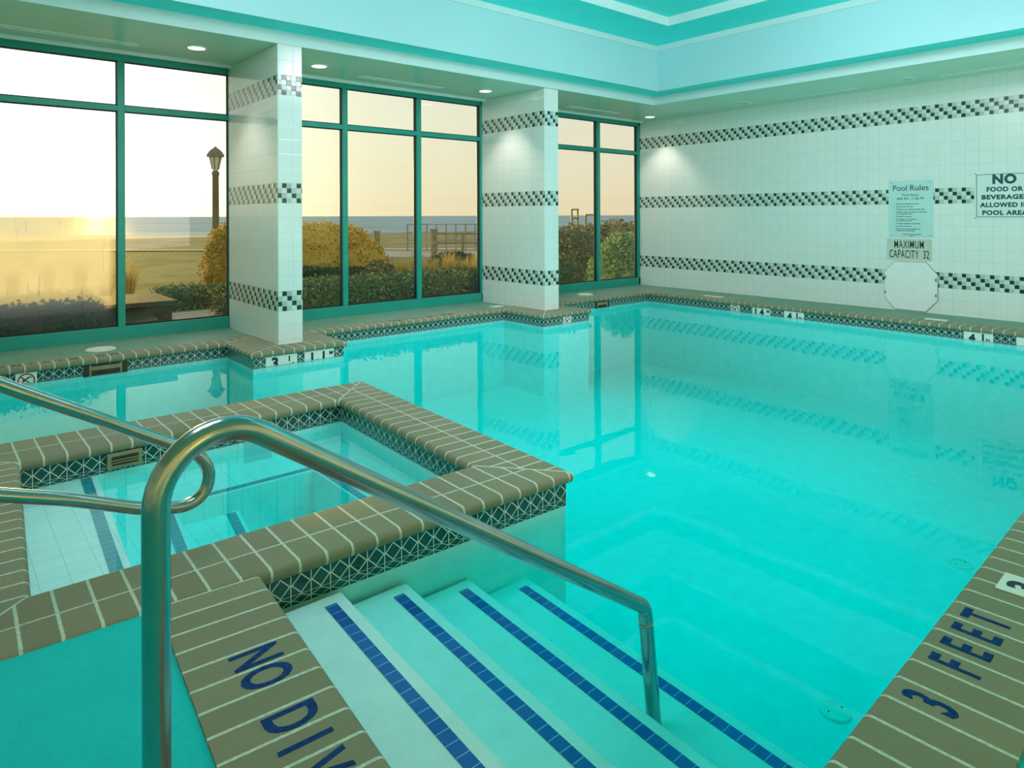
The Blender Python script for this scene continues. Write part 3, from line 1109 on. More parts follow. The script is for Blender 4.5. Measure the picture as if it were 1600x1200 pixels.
def no_diving(p, xdir, width=0.152, parent=pool):
    ob, m4 = marker(p, xdir, width, [], parent)
    mm_ = m4 @ Matrix.Translation((0, -0.022, 0.0062))
    mb = MB()
    mb.ring(mm_, 0.052, 0.063, 0.001)
    mb.box((-0.058, -0.005, 0), (0.058, 0.005, 0.0012), 0, mm_ @ Matrix.Rotation(math.radians(-45), 4, 'Z'))
    def cut(o_):
        bm = bmesh.new()
        bm.from_mesh(o_.data)
        bmesh.ops.bisect_plane(bm, geom=bm.verts[:] + bm.edges[:] + bm.faces[:], plane_co=(0, 0, CB - 0.09), plane_no=(0, 0, -1), clear_outer=True)
        bm.to_mesh(o_.data)
        bm.free()
    cut(mb.build('prohibition_ring', M['red'], ob))
    mb = MB()
    mb.disc((0, 0, 0), 0.010, 0.0008, 14, mat=mm_ @ Matrix.Translation((-0.016, 0.004, 0)))
    for a, b, w_ in (((-0.01, 0.006), (0.022, 0.03), 0.006), ((0.02, 0.028), (0.04, 0.024), 0.004), ((-0.012, -0.002), (-0.034, -0.014), 0.003)):
        va, vb = Vector((*a, 0)), Vector((*b, 0))
        dd = vb - va
        mb.box((0, -w_, 0), (dd.length, w_, 0.0008), 0, mm_ @ Matrix.Translation(va) @ Matrix.Rotation(math.atan2(dd.y, dd.x), 4, 'Z'))
    for k in range(3):
        mb.box((-0.04 + k * 0.026, -0.030 + 0.004 * (k % 2), 0), (-0.018 + k * 0.026, -0.026 + 0.004 * (k % 2), 0.0008), 0, mm_)
    cut(mb.build('diver_symbol', M['black'], ob))

yp = 6.375 + 0.032 - 0.003
marker((2.551, yp), (1, 0), 0.306, [('3', -0.065, 0.14, 0.0), ('1', 0.075, 0.07, 0.028), ('2', 0.115, 0.07, -0.04)])
marker((2.934, yp), (1, 0), 0.31, [('1', -0.075, 0.12, 0.005), ('1', 0.045, 0.12, 0.005), ('.', -0.02, 0.12, 0.005), ('M', 0.125, 0.05, 0.028)])
mb = MB()
no_diving((0.61, 7.139), (1, 0))
no_diving((6.38, 6.32 + 0.029), (1, 0))
wd = Vector((-0.0213, -0.9998))
def back_pt(y):
    return (9.015 + 0.029 - (7.085 - y) * 0.02126, y)
no_diving(back_pt(5.475), wd)
marker(back_pt(5.054), wd, 0.276, [('1', -0.085, 0.12, 0.01), ('4', 0.01, 0.12, 0.01), ('.', -0.04, 0.12, 0.01), ('M', 0.105, 0.055, 0.03)])
marker(back_pt(4.566), wd, 0.282, [('4', -0.06, 0.12, 0.0), ('1', 0.045, 0.10, 0.02), ('/', 0.075, 0.06, -0.01), ('2', 0.10, 0.06, -0.02)])
marker(back_pt(2.395), wd, 0.284, [('4', -0.06, 0.12, 0.0), ('1', 0.045, 0.10, 0.02), ('/', 0.075, 0.06, -0.01), ('2', 0.10, 0.06, -0.02)])
marker(back_pt(1.90), wd, 0.28, [('1', -0.02, 0.12, 0.01), ('4', 0.06, 0.12, 0.01)])

# ------------------------------------------------------------------ engraved lettering in the coping tiles
def engraved(ch, x, y, xdir, w_, h, parent=pool, ink='blue_ink'):
    xd = Vector((*xdir, 0))
    yd = Vector((-xd.y, xd.x, 0))
    m4 = basis((x, y, 0.0006), xd, yd)
    # height scaled through the font size, width through sx
    text('engraved_letter', ch, h * 1.4, m4, M[ink], parent, sx=w_, bold=0.004, ext=0.0004)

# NO DIVING on the near left edge reads from the deck: +Y to -Y
for k, ch in enumerate('NO DIVING'):
    if ch == ' ':
        continue
    y = 1.985 - k * 0.1
    engraved(ch, 0.70 + 0.06 * (y - 1.9), y, (-0.05, -1.0), 0.62, 0.135)
for k, ch in enumerate('3 FEET'):
    if ch == ' ':
        continue
    x = 1.984 + k * 0.108
    engraved(ch, x, 0.635 + 0.03 * (x - 2.0), (1, 0.031), 0.62, 0.125)
# window side, reads from the windows
for x0, s, yy in ((1.29, 'NO DIVING', 7.235), (5.10, 'NO DIVING', 7.235)):
    for k, ch in enumerate(s):
        if ch == ' ':
            continue
        engraved(ch, x0 - k * 0.106, yy, (-1, 0), 0.75, 0.08, ink='black')
# white marker set flat in the right-hand edge
mb = MB()
m4 = basis((2.83, 0.62, 0.001), (1, 0.031, 0), (-0.031, 1, 0))
mb.box((-0.07, -0.075, 0), (0.075, 0.075, 0.003), 0, m4)
ob = mb.build('depth_marker_tile', M['marker'], pool)
text('marker_lettering', '3', 0.14, m4 @ Matrix.Translation((0, -0.005, 0.0034)), M['black'], ob, bold=0.005)

# ------------------------------------------------------------------ deck lids
def lid(x, y, r, label, name='skimmer_lid'):
    mb = MB()
    mb.lathe((x, y, -0.008), [(0.0, 0.012), (r * 0.2, 0.012), (r * 0.22, 0.009), (r * 0.9, 0.009), (r * 0.95, 0.011), (r, 0.007), (r, 0.0)], 40)
    ob = mb.build(name, M['lid'])
    weld_smooth(ob)
    tag(ob, label, 'lid', 'round lids in the deck')
lid(1.24, 7.60, 0.13, 'round white skimmer lid on the deck below the widest left window')
lid(8.05, 7.60, 0.13, 'round white skimmer lid on the deck below the last window')
def plate(x, y, sx_, sy_, label):
    mb = MB()
    mb.box((x - sx_, y - sy_, -0.008), (x + sx_, y + sy_, 0.002))
    ob = mb.build('deck_plate', M['lid'])
    bevel(ob, 0.002)
    tag(ob, label, 'plate', 'small white plates in the deck')
plate(6.05, 7.42, 0.09, 0.06, 'small white plate on the deck left of the far pillar foot')
plate(9.33, 6.05, 0.05, 0.16, 'small white plate on the deck near the far corner of the sign wall')
plate(9.27, 2.92, 0.05, 0.12, 'small white plate on the deck below the food sign')

# ================================================================== CEILING
mb = MB()      # soffit ring, tray faces
TX0, TX1, TY0, TY1 = -0.6, 8.60, 0.9, 6.632
def ring_h(x0, x1, y0, y1, X0, X1, Y0, Y1, z, mi):
    """horizontal ring facing down between the inner and the outer rectangle"""
    for q in ([(X0, Y0), (X1, Y0), (x1, y0), (x0, y0)], [(X1, Y0), (X1, Y1), (x1, y1), (x1, y0)],
              [(X1, Y1), (X0, Y1), (x0, y1), (x1, y1)], [(X0, Y1), (X0, Y0), (x0, y0), (x0, y1)]):
        mb.face([(p[0], p[1], z) for p in reversed(q)], None, mi)
def ring_v(x0, x1, y0, y1, za, zb, mi, grow=0.0):
    A = [(x0, y0), (x1, y0), (x1, y1), (x0, y1)]
    B_ = [(x0 - grow, y0 - grow), (x1 + grow, y0 - grow), (x1 + grow, y1 + grow), (x0 - grow, y1 + grow)]
    for i in range(4):
        j = (i + 1) % 4
        mb.face([(*A[i], za), (*A[j], za), (*B_[j], zb), (*B_[i], zb)], None, mi)
ring_h(TX0, TX1, TY0, TY1, -2.75, 10.25, -1.45, 8.25, ZS, 0)
ring_v(TX0, TX1, TY0, TY1, ZS, 3.13, 1)
a = 0.34
ring_h(TX0 + a, TX1 - a, TY0 + a, TY1 - a, TX0, TX1, TY0, TY1, 3.13, 3)
ring_v(TX0 + a, TX1 - a, TY0 + a, TY1 - a, 3.13, 3.74, 2, 0.06)
b = a - 0.04
ring_h(TX0 + b, TX1 - b, TY0 + b, TY1 - b, TX0 + a - 0.06, TX1 - a + 0.06, TY0 + a - 0.06, TY1 - a + 0.06, 3.74, 1)
ring_v(TX0 + b, TX1 - b, TY0 + b, TY1 - b, 3.74, 3.82, 1)
c_ = 1.07
ring_h(TX0 + c_, TX1 - c_, TY0 + c_, TY1 - c_, TX0 + b, TX1 - b, TY0 + b, TY1 - b, 3.82, 3)
ring_v(TX0 + c_, TX1 - c_, TY0 + c_, TY1 - c_, 3.82, 3.94, 1)
mb.face([(TX0 + c_, TY0 + c_, 3.94), (TX0 + c_, TY1 - c_, 3.94), (TX1 - c_, TY1 - c_, 3.94), (TX1 - c_, TY0 + c_, 3.94)], None, 3)
# roof slab above, closes the room
mb.box((-2.8, -1.5, 4.05), (10.3, 8.3, 4.25), 1)
ob = mb.build('ceiling', [M['soffit'], M['fascia'], M['face'], M['under']])
struct(ob)

# upper wall strip above the soffit along the outside
mb = MB()
mb.box((-2.8, 8.22, 3.0), (10.3, 8.32, 4.1))
mb.box((-2.9, -1.6, 3.0), (-2.8, 8.3, 4.1))
mb.box((10.3, -1.6, 3.0), (10.4, 8.3, 4.1))
mb.box((-2.8, -1.6, 3.0), (10.3, -1.5, 4.1))
struct(mb.build('wall_upper', M['fascia']))

# recessed downlights
def downlight(x, y, on, label):
    d = thing('recessed_light', label, 'ceiling light', (x, y, ZS), 'recessed lights in the soffit')
    mb = MB()
    mb.lathe((x, y, ZS), [(0.105, 0.0), (0.105, -0.008), (0.098, -0.012), (0.082, -0.010), (0.076, 0.012), (0.07, 0.03)], 36)
    ob = mb.build('trim_ring', M['white'], d)
    weld_smooth(ob, 60)
    mb = MB()
    mb.disc((x, y, ZS - 0.006), 0.078, 0.004, 36)
    mb.build('lamp_lens', M['glow'] if on else M['dimlens'], d)
    if on:
        ld = bpy.data.lights.new('downlight_beam', 'SPOT')
        ld.energy = 48 * on
        ld.color = (1.0, 0.84, 0.74)
        ld.spot_size = math.radians(95)
        ld.spot_blend = 0.6
        ld.shadow_soft_size = 0.06
        lo = bpy.data.objects.new('downlight_beam', ld)
        COL.objects.link(lo)
        lo.location = (x, y, ZS - 0.03)
downlight(2.05, 7.33, 1, 'lit recessed ceiling light above the left window, left of the first pillar')
downlight(3.37, 7.33, 1, 'lit recessed ceiling light just right of the first pillar')
downlight(5.80, 7.34, 1, 'lit recessed ceiling light just left of the second pillar')
downlight(9.55, 7.45, 1, 'lit recessed ceiling light in the far corner by the sign wall')
downlight(9.50, 5.62, 0, 'unlit recessed ceiling light over the sign wall, nearer the corner')
downlight(9.42, 3.30, 0, 'unlit recessed ceiling light over the sign wall, farther from the corner')

# slot air vents
def slot(a, b, label):
    v = thing('slot_air_vent', label, 'air vent', (*((Vector(a) + Vector(b)) / 2), ZS), 'slot vents in the soffit')
    va, vb = Vector((*a, 0)), Vector((*b, 0))
    d = vb - va
    m4 = basis((a[0], a[1], ZS), d, (-d.y, d.x, 0))
    L = d.length
    mb = MB()
    for yy in (-0.045, 0.035):
        mb.box((0, yy, -0.008), (L, yy + 0.014, 0.003), 0, m4)
    for xx in (0, L - 0.01):
        mb.box((xx, -0.045, -0.006), (xx + 0.01, 0.045, 0.003), 0, m4)
    mb.build('vent_frame', M['white'], v)
    mb = MB()
    mb.box((0.01, -0.035, -0.003), (L - 0.01, 0.035, 0.002), 0, m4)
    mb.build('vent_slot', M['soffit'], v)
slot((-0.6, 7.60), (1.58, 7.60), 'long white slot vent above the left window')
slot((4.0, 7.56), (5.25, 7.56), 'white slot vent above the middle window')
slot((7.6, 7.54), (8.82, 7.54), 'white slot vent above the right window')
slot((9.62, 5.15), (9.58, 3.95), 'white slot vent over the sign wall between the unlit lights')
slot((9.55, 2.95), (9.50, 1.6), 'white slot vent over the sign wall above the food sign')

# trim strip along the window heads
for i, (x0, x1, y) in enumerate(((-2.6, 2.615, 7.99), (2.865, 6.27, 7.94), (6.53, 9.98, 7.95)), 1):
    mb = MB()
    mb.box((x0, y, ZS - 0.025), (x1, y + 0.035, ZS + 0.002))
    mb.box((x0, y - 0.05, ZS - 0.008), (x1, y - 0.035, ZS + 0.002))
    struct(bevel(mb.build('trim_%d' % i, M['white']), 0.004))

# ================================================================== WINDOWS
def window(idx, x0, x1, y, mull, jl, jr):
    D0, D1 = y, y + 0.11
    root = thing('window_%d' % idx, None, None, ((x0 + x1) / 2, y, 0), kind='structure')
    zt = (2.395, 2.455)
    zh = 2.925
    zb = 0.123
    mb = MB()
    mb.box((x0, D0, -0.02), (x1, D1, zb))
    mb.box((x0, D0, zh), (x1, D1, ZS + 0.02))
    mb.box((x0, D0, 0), (x0 + jl, D1, ZS))
    mb.box((x1 - jr, D0, 0), (x1, D1, ZS))
    bevel(mb.build('window_frame', M['frame'], root), 0.004)
    cols = [x0 + jl] + sorted(mull) + [x1 - jr]
    hw = 0.034
    for m_ in mull:
        mb = MB()
        mb.box((m_ - hw, D0 + 0.005, zb), (m_ + hw, D1 - 0.005, zh))
        bevel(mb.build('mullion', M['frame'], root), 0.003)
    for k in range(len(cols) - 1):
        a = cols[k] + (hw if k else 0)
        b_ = cols[k + 1] - (hw if k < len(cols) - 2 else 0)
        mb = MB()
        mb.box((a, D0 + 0.005, zt[0]), (b_, D1 - 0.005, zt[1]))
        bevel(mb.build('transom', M['frame'], root), 0.003)
        for z0, z1 in ((zb, zt[0]), (zt[1], zh)):
            mb = MB()
            yg = y + 0.055
            g = 0.007
            mb.box((a, yg - 0.012, z0), (a + g, yg + 0.03, z1))
            mb.box((b_ - g, yg - 0.012, z0), (b_, yg + 0.03, z1))
            mb.box((a, yg - 0.012, z0), (b_, yg + 0.03, z0 + 0.014))
            mb.box((a, yg - 0.012, z1 - g), (b_, yg + 0.03, z1))
            gk = mb.build('gasket', M['gasket'], root)
            mb = MB()
            mb.face([(a, yg, z0), (b_, yg, z0), (b_, yg, z1), (a, yg, z1)], [(0, 0), (1, 0), (1, 1), (0, 1)])
            mb.build('pane', M['glass'], root)
    return root

w1 = window(1, -2.6, 2.68, 8.11, [1.52, 0.36, -0.8, -1.9], 0.06, 0.06)
w2 = window(2, 2.80, 6.315, 8.02, [2.95, 4.045, 5.165], 0.06, 0.065)
w3 = window(3, 6.45, 10.06, 8.035, [6.62, 7.75, 8.88], 0.06, 0.10)
# misted inner face of the large left panes
for a, b_ in ((0.394, 1.486), (-0.766, 0.326)):
    mb = MB()
    mb.face([(a + 0.01, 8.16, 0.13), (b_ - 0.01, 8.16, 0.13), (b_ - 0.01, 8.16, 1.36), (a + 0.01, 8.16, 1.36)], [(1, 0), (0, 0), (0, 1.23), (1, 1.23)])
    mb.build('condensation', M['fog'], w1)

# ================================================================== SIGNS on the right wall
def on_wall(y, z, off=0.0):
    p = pt_wall(y, off)
    return Vector((p[0], p[1], z))
WX = Vector((-0.0298, -1, 0)).normalized()
def wall_frame(y, z, off=0.0):
    return basis(on_wall(y, z, off), WX, (0, 0, 1))

def rounded_board(mb, m4, w_, h, th, r, mi=0, seg=5):
    pts = []
    for cx_, cy_, a0 in ((w_ / 2 - r, h / 2 - r, 0), (-w_ / 2 + r, h / 2 - r, 90), (-w_ / 2 + r, -h / 2 + r, 180), (w_ / 2 - r, -h / 2 + r, 270)):
        for k in range(seg + 1):
            a = math.radians(a0 + 90 * k / seg)
            pts.append((cx_ + r * math.cos(a), cy_ + r * math.sin(a)))
    n_ = len(pts)
    vs = [m4 @ Vector((x, y, z)) for z in (0, th) for x, y in pts]
    fs = [tuple(range(n_ - 1, -1, -1)), tuple(range(n_, 2 * n_))] + [(j, (j + 1) % n_, n_ + (j + 1) % n_, n_ + j) for j in range(n_)]
    mb.raw(vs, fs, mi)

def screws(root, m4, pts, mat='steel', r=0.006):
    for x, y in pts:
        mb = MB()
        mb.disc((0, 0, 0), r, 0.003, 12, mat=m4 @ Matrix.Translation((x, y, 0.0)))
        mb.build('screw', M[mat], root)

# pool rules
yc, zc = 3.403, 1.352
root = thing('pool_rules_sign', 'tall pale aqua sign headed Pool Rules, above the capacity sign', 'sign', on_wall(yc, zc))
m4 = wall_frame(yc, zc)
mb = MB()
rounded_board(mb, m4, 0.546, 0.757, 0.006, 0.008)
mb.build('board', M['sign_blue'], root)
mt = m4 @ Matrix.Translation((0, 0, 0.0068))
T = lambda x, y: mt @ Matrix.Translation((x, y, 0))
text('heading', 'Pool', 0.108, T(-0.130, 0.272), M['black'], root, bold=0.0, fit=0.172)
text('heading', 'Rules', 0.108, T(0.107, 0.272), M['black'], root, bold=0.0, fit=0.222)
text('hours', 'Pool Hours', 0.044, T(0.0, 0.182), M['ink'], root, bold=0.0, fit=0.196)
text('hours', '8:00 AM - 11:00 PM', 0.046, T(0.0, 0.132), M['ink'], root, bold=0.0, fit=0.328)
rules = ['Warning: no lifeguard on duty', 'Swim at your own risk', 'Pool for use by registered guests only', 'Children under 14 must be accompanied\nby a responsible adult',
         'No diving or jumping', 'No running or horseplay in\nor around pool area', 'No glass containers in pool area', 'No pets in pool area', 'Report any unsafe conditions to\nmanagement immediately']
y = 0.064
for r_ in rules:
    nl = r_.count('\n') + 1
    text('rule_line', r_, 0.0225, T(-0.175, y - 0.011 * (nl - 1)), M['ink'], root, 'LEFT', bold=0.0003)
    mb = MB()
    mb.disc((0, 0, 0), 0.004, 0.0008, 10, mat=T(-0.195, y))
    mb.build('bullet', M['ink'], root)
    y -= 0.0362 + 0.022 * (nl - 1)
text('emergency_line', 'In Case of an Emergency\nCall 911', 0.0225, T(0.02, -0.350), M['ink'], root, bold=0.0003)
screws(root, mt, [(-0.23, 0.345), (0.235, 0.345), (-0.235, -0.35), (0.235, -0.35)], 'gasket', 0.005)

# capacity
yc, zc = 3.424, 0.808
root = thing('capacity_sign', 'cream sign reading MAXIMUM CAPACITY 32, between the rules and the octagonal panel', 'sign', on_wall(yc, zc))
m4 = wall_frame(yc, zc)
mb = MB()
rounded_board(mb, m4, 0.555, 0.288, 0.005, 0.025)
mb.build('board', M['sign_cream'], root)
mt = m4 @ Matrix.Translation((0, 0, 0.0058))
text('lettering', 'MAXIMUM', 0.150, mt @ Matrix.Translation((0.0, 0.063, 0)), M['black'], root, fit=0.362, bold=0.0004, space=1.1)
text('lettering', 'CAPACITY  32', 0.150, mt @ Matrix.Translation((0.0, -0.066, 0)), M['black'], root, fit=0.487, bold=0.0008, space=1.1)
screws(root, mt, [(0.255, 0.125), (0.25, -0.125)], 'brass', 0.008)

# octagonal panel
yc, zc = 3.405, 0.326
root = thing('access_panel', 'white octagonal access panel on the wall under the capacity sign', 'panel', on_wall(yc, zc))
m4 = wall_frame(yc, zc)
mb = MB()
w_, h_ = 0.642, 0.636
c1, c2 = 0.135, 0.15
pts = [(-w_ / 2, -h_ / 2 + c2), (-w_ / 2 + c1, -h_ / 2), (w_ / 2 - c1, -h_ / 2), (w_ / 2, -h_ / 2 + c2), (w_ / 2, h_ / 2 - c2), (w_ / 2 - c1, h_ / 2), (-w_ / 2 + c1, h_ / 2), (-w_ / 2, h_ / 2 - c2)]
vs = [m4 @ Vector((x, y, z)) for z in (0, 0.022) for x, y in pts]
mb.raw(vs, [tuple(range(7, -1, -1)), tuple(range(8, 16))] + [(j, (j + 1) % 8, 8 + (j + 1) % 8, 8 + j) for j in range(8)])
bevel(mb.build('panel_door', M['white'], root), 0.003)
mb = MB()
vs = [m4 @ Vector((x * 1.022, y * 1.022 if y > 0 else y * 1.018, z)) for z in (0, 0.006) for x, y in pts]
mb.raw(vs, [tuple(range(7, -1, -1)), tuple(range(8, 16))] + [(j, (j + 1) % 8, 8 + (j + 1) % 8, 8 + j) for j in range(8)])
mb.build('panel_shadow_rim', M['brass'], root)  # slightly larger back plate, its darker colour stands for the door's shadow gap
for sgn, nm in ((-1, 'hinge'), (1, 'latch')):
    for dy in (-0.10, 0.10):
        mb = MB()
        mb.box((sgn * (w_ / 2 - 0.012) - 0.008, dy - 0.02, 0.02), (sgn * (w_ / 2 - 0.012) + 0.008, dy + 0.02, 0.028), 0, m4)
        mb.build(nm, M['steel'], root)

# food sign
yc, zc = 2.36, 1.502
root = thing('food_sign', 'white framed sign reading NO FOOD OR BEVERAGES ALLOWED IN POOL AREA', 'sign', on_wall(yc, zc))
m4 = wall_frame(yc, zc)
mb = MB()
rounded_board(mb, m4, 0.625, 0.565, 0.006, 0.01)
mb.build('board', M['sign_white'], root)
mt = m4 @ Matrix.Translation((0, 0, 0.0068))
mb = MB()
for a in ((-0.290, -0.262, 0.290, -0.256), (-0.290, 0.256, 0.290, 0.262), (-0.290, -0.262, -0.284, 0.262), (0.284, -0.262, 0.290, 0.262)):
    mb.box((a[0], a[1], 0), (a[2], a[3], 0.0008), 0, mt)
mb.build('border_line', M['ink'], root)
text('lettering', 'NO', 0.148, mt @ Matrix.Translation((0.0, 0.192, 0)), M['teal_ink'], root, bold=0.008, fit=0.245, space=1.12)
for k, (s, wd_) in enumerate((('FOOD OR', 0.37), ('BEVERAGES', 0.47), ('ALLOWED IN', 0.495), ('POOL AREA', 0.46))):
    text('lettering', s, 0.074, mt @ Matrix.Translation((0.0, 0.074 - 0.095 * k, 0)), M['ink'], root, bold=0.0034, fit=wd_, space=1.12)
screws(root, mt, [(-0.302, -0.272), (0.302, -0.272), (0.302, 0.272), (-0.302, 0.272)], 'gasket', 0.006)

# ================================================================== HANDRAILS
P0, Q0 = Vector((0.313, 1.382, 0)), Vector((1.85, 1.43, 0))
dr = (Q0 - P0).normalized()
def rp(x, z):
    s = (x - 0.313) / dr.x
    p = P0 + dr * s
    return (p.x, p.y, z)
rail = thing('pool_handrail', 'polished steel handrail running down over the pool entry steps', 'handrail', (0.313, 1.382, -0.01))
path = fillet_path([rp(0.313, -0.012), rp(0.313, 0.97), rp(1.795, -0.02), rp(1.845, -0.441)], [0.125, 0.055], 14)
mb = MB()
mb.tube(path, 0.0245, 28)
ob = mb.build('rail_tube', M['steel'], rail, smooth=True)
weld_smooth(ob, 60)
mb = MB()
pj = Vector(rp(1.801, -0.075))
mb.tube([pj + Vector((-0.0006, 0, 0.004)), pj - Vector((-0.0006, 0, 0.004))], 0.0256, 28)
mb.build('weld_joint', M['steel'], rail, smooth=True)
mb = MB()
mb.lathe(rp(0.313, -0.01), [(0.026, 0.03), (0.05, 0.012), (0.058, 0.0)], 28)
mb.build('deck_flange', M['steel'], rail, smooth=True)

YR = 2.72
rail = thing('spa_handrail', 'steel handrail with a rounded loop end reaching over the spa', 'handrail', (-0.3, YR, -0.01))
up_ = [(-0.30, -0.01), (-0.30, 0.3), (-0.30, 0.6), (-0.302, 0.85), (-0.27, 0.95), (-0.2, 0.965), (-0.1, 0.915), (0.168, 0.742), (0.434, 0.584), (0.60, 0.482), (0.71, 0.417), (0.752, 0.388), (0.785, 0.345), (0.80, 0.30), (0.792, 0.25),
       (0.765, 0.218), (0.727, 0.203), (0.67, 0.206), (0.56, 0.236), (0.36, 0.32), (0.17, 0.388), (-0.29, 0.55)]
mb = MB()
mb.tube(catmull([(x, YR, z) for x, z in up_], 7), 0.0225, 24)
ob = mb.build('rail_tube', M['steel'], rail, smooth=True)
weld_smooth(ob, 60)
mb = MB()
mb.lathe((-0.30, YR, -0.002), [(0.024, 0.03), (0.05, 0.012), (0.058, 0.0)], 28)
mb.build('deck_flange', M['steel'], rail, smooth=True)

# ================================================================== OUTDOORS
GZ = -0.45
def dirp(u, dist):
    a = (u - 800) / F
    return fwd * dist + rgt * (a * dist)

# ground: garden, boardwalk strip, beach; sea to the horizon
mb = MB()
def strip(d0, d1, z0, z1, half, mi):
    A = fwd * d0 - rgt * half
    B_ = fwd * d0 + rgt * half
    C_ = fwd * d1 + rgt * half * 1.4
    D_ = fwd * d1 - rgt * half * 1.4
    mb.face([(A.x, A.y, z0), (B_.x, B_.y, z0), (C_.x, C_.y, z1), (D_.x, D_.y, z1)], None, mi)
mb.face([(-30, 8.4, GZ), (60, 8.4, GZ), (60, 60, GZ), (-30, 60, GZ)], None, 0)
g = mb.build('ground', M['ground'])
struct(g)
mb = MB()
strip(34, 100, -0.42, -1.36, 120, 0)
struct(mb.build('beach', M['sand']))
mb = MB()
strip(96, 9000, -1.34, -1.34, 9000, 0)
struct(mb.build('sea', M['sea']))

rng = np.random.default_rng(7)

def leafy(name, blobs, count, size, mat, seed, label, cat, group=None, droop=0.0, core=True):
    """leafy mass: ellipsoids (cx,cy,cz,rx,ry,rz) or boxes ('b',x0,y0,z0,x1,y1,z1,rotz) covered with small leaves"""
    rg = np.random.default_rng(seed)
    vs, fs = [], []
    mb = MB()
    areas = np.array([(b[3] * b[5] if b[0] != 'b' else 0) or 1.0 for b in blobs], float)
    per = (areas / areas.sum() * count).astype(int)
    for b, k in zip(blobs, per):
        if b[0] == 'b':
            _, x0, y0, z0, x1, y1, z1 = b
            c = np.array([(x0 + x1) / 2, (y0 + y1) / 2, (z0 + z1) / 2])
            hs = np.array([(x1 - x0) / 2, (y1 - y0) / 2, (z1 - z0) / 2])
            p = rg.uniform(-1, 1, (k, 3))
            ax = rg.choice(3, k, p=[0.12, 0.44, 0.44])
            sgn = np.where(rg.random(k) < 0.5, -1, 1)
            sgn = np.where(ax == 2, 1, np.where(ax == 1, -1, sgn))
            p[np.arange(k), ax] = sgn
            nrm = np.zeros((k, 3))
            nrm[np.arange(k), ax] = sgn
            pos = c + p * hs + nrm * rg.normal(0, size * 0.7, (k, 1))
        else:
            c = np.array(b[:3])
            hs = np.array(b[3:6])
            nrm = rg.normal(0, 1, (k, 3))
            nrm /= np.linalg.norm(nrm, axis=1)[:, None]
            nrm[:, 2] = np.where(nrm[:, 2] < -0.3, -nrm[:, 2], nrm[:, 2])
            lump = 1 + 0.07 * np.sin(nrm[:, 0] * 9 + c[0]) * np.sin(nrm[:, 1] * 8 + 1) + 0.05 * np.sin(nrm[:, 2] * 11)
            pos = c + nrm * hs * lump[:, None] * rg.uniform(0.9, 1.05, (k, 1))
        tdir = np.cross(nrm, rg.normal(0, 1, (k, 3)))
        tdir /= np.linalg.norm(tdir, axis=1)[:, None] + 1e-9
        tdir = tdir + nrm * rg.uniform(0.1, 0.9, (k, 1))
        tdir /= np.linalg.norm(tdir, axis=1)[:, None]
        sdir = np.cross(tdir, rg.normal(0, 1, (k, 3)))
        sdir /= np.linalg.norm(sdir, axis=1)[:, None] + 1e-9
        ln = size * rg.uniform(0.7, 1.4, (k, 1))
        a0 = pos
        a1 = pos + tdir * ln * 0.5 + sdir * ln * 0.28
        a2 = pos + tdir * ln
        a3 = pos + tdir * ln * 0.5 - sdir * ln * 0.28
        base = len(vs)
        vs += np.stack([a0, a1, a2, a3], 1).reshape(-1, 3).tolist()
        fs += [(base + 4 * i, base + 4 * i + 1, base + 4 * i + 2, base + 4 * i + 3) for i in range(k)]
        if core:
            if b[0] == 'b':
                mb.box(tuple(c - hs * 0.97), tuple(c + hs * 0.97))
            else:
                prof = [(0.93 * math.sin(math.pi * j / 10), -0.93 * math.cos(math.pi * j / 10)) for j in range(11)]
                v2, f2 = [], []
                for r_, z_ in prof:
                    for j in range(18):
                        an = 2 * math.pi * j / 18
                        v2.append((c[0] + hs[0] * r_ * math.cos(an), c[1] + hs[1] * r_ * math.sin(an), c[2] + hs[2] * z_))
                for i in range(10):
                    for j in range(18):
                        f2.append((i * 18 + j, i * 18 + (j + 1) % 18, (i + 1) * 18 + (j + 1) % 18, (i + 1) * 18 + j))
                mb.raw(v2, f2)
    mb.raw(vs, fs)
    ob = mb.build(name, mat)
    tag(ob, label, cat, group)
    return ob

def grass_clump(name, x, y, z, h, spread, n_, mat, seed, label, group, cat='grass clump'):
    rg = random.Random(seed)
    mb = MB()
    for _ in range(n_):
        a = rg.uniform(0, 2 * math.pi)
        r0 = rg.uniform(0, spread * 0.35)
        bx_, by_ = x + r0 * math.cos(a), y + r0 * math.sin(a)
        hh = h * rg.uniform(0.6, 1.1)
        out = spread * rg.uniform(0.2, 1.0)
        wv = 0.008
        sxd, syd = -math.sin(a) * wv, math.cos(a) * wv
        prev_ = None
        for k in range(5):
            s = k / 4
            px = bx_ + math.cos(a) * out * s * s
            py = by_ + math.sin(a) * out * s * s
            pz = z + hh * (s - 0.25 * s * s * s)
            ww = 1 - 0.85 * s
            cur = ((px - sxd * ww, py - syd * ww, pz), (px + sxd * ww, py + syd * ww, pz))
            if prev_:
                mb.face([prev_[0], prev_[1], cur[1], cur[0]])
            prev_ = cur
    ob = mb.build(name, mat)
    bm = bmesh.new()
    bm.from_mesh(ob.data)
    bmesh.ops.remove_doubles(bm, verts=bm.verts, dist=0.0001)
    bm.to_mesh(ob.data)
    bm.free()
    tag(ob, label, cat, group)
    return ob

def P3(u, d, z=0.0):
    p = dirp(u, d)
    return (p.x, p.y, z)

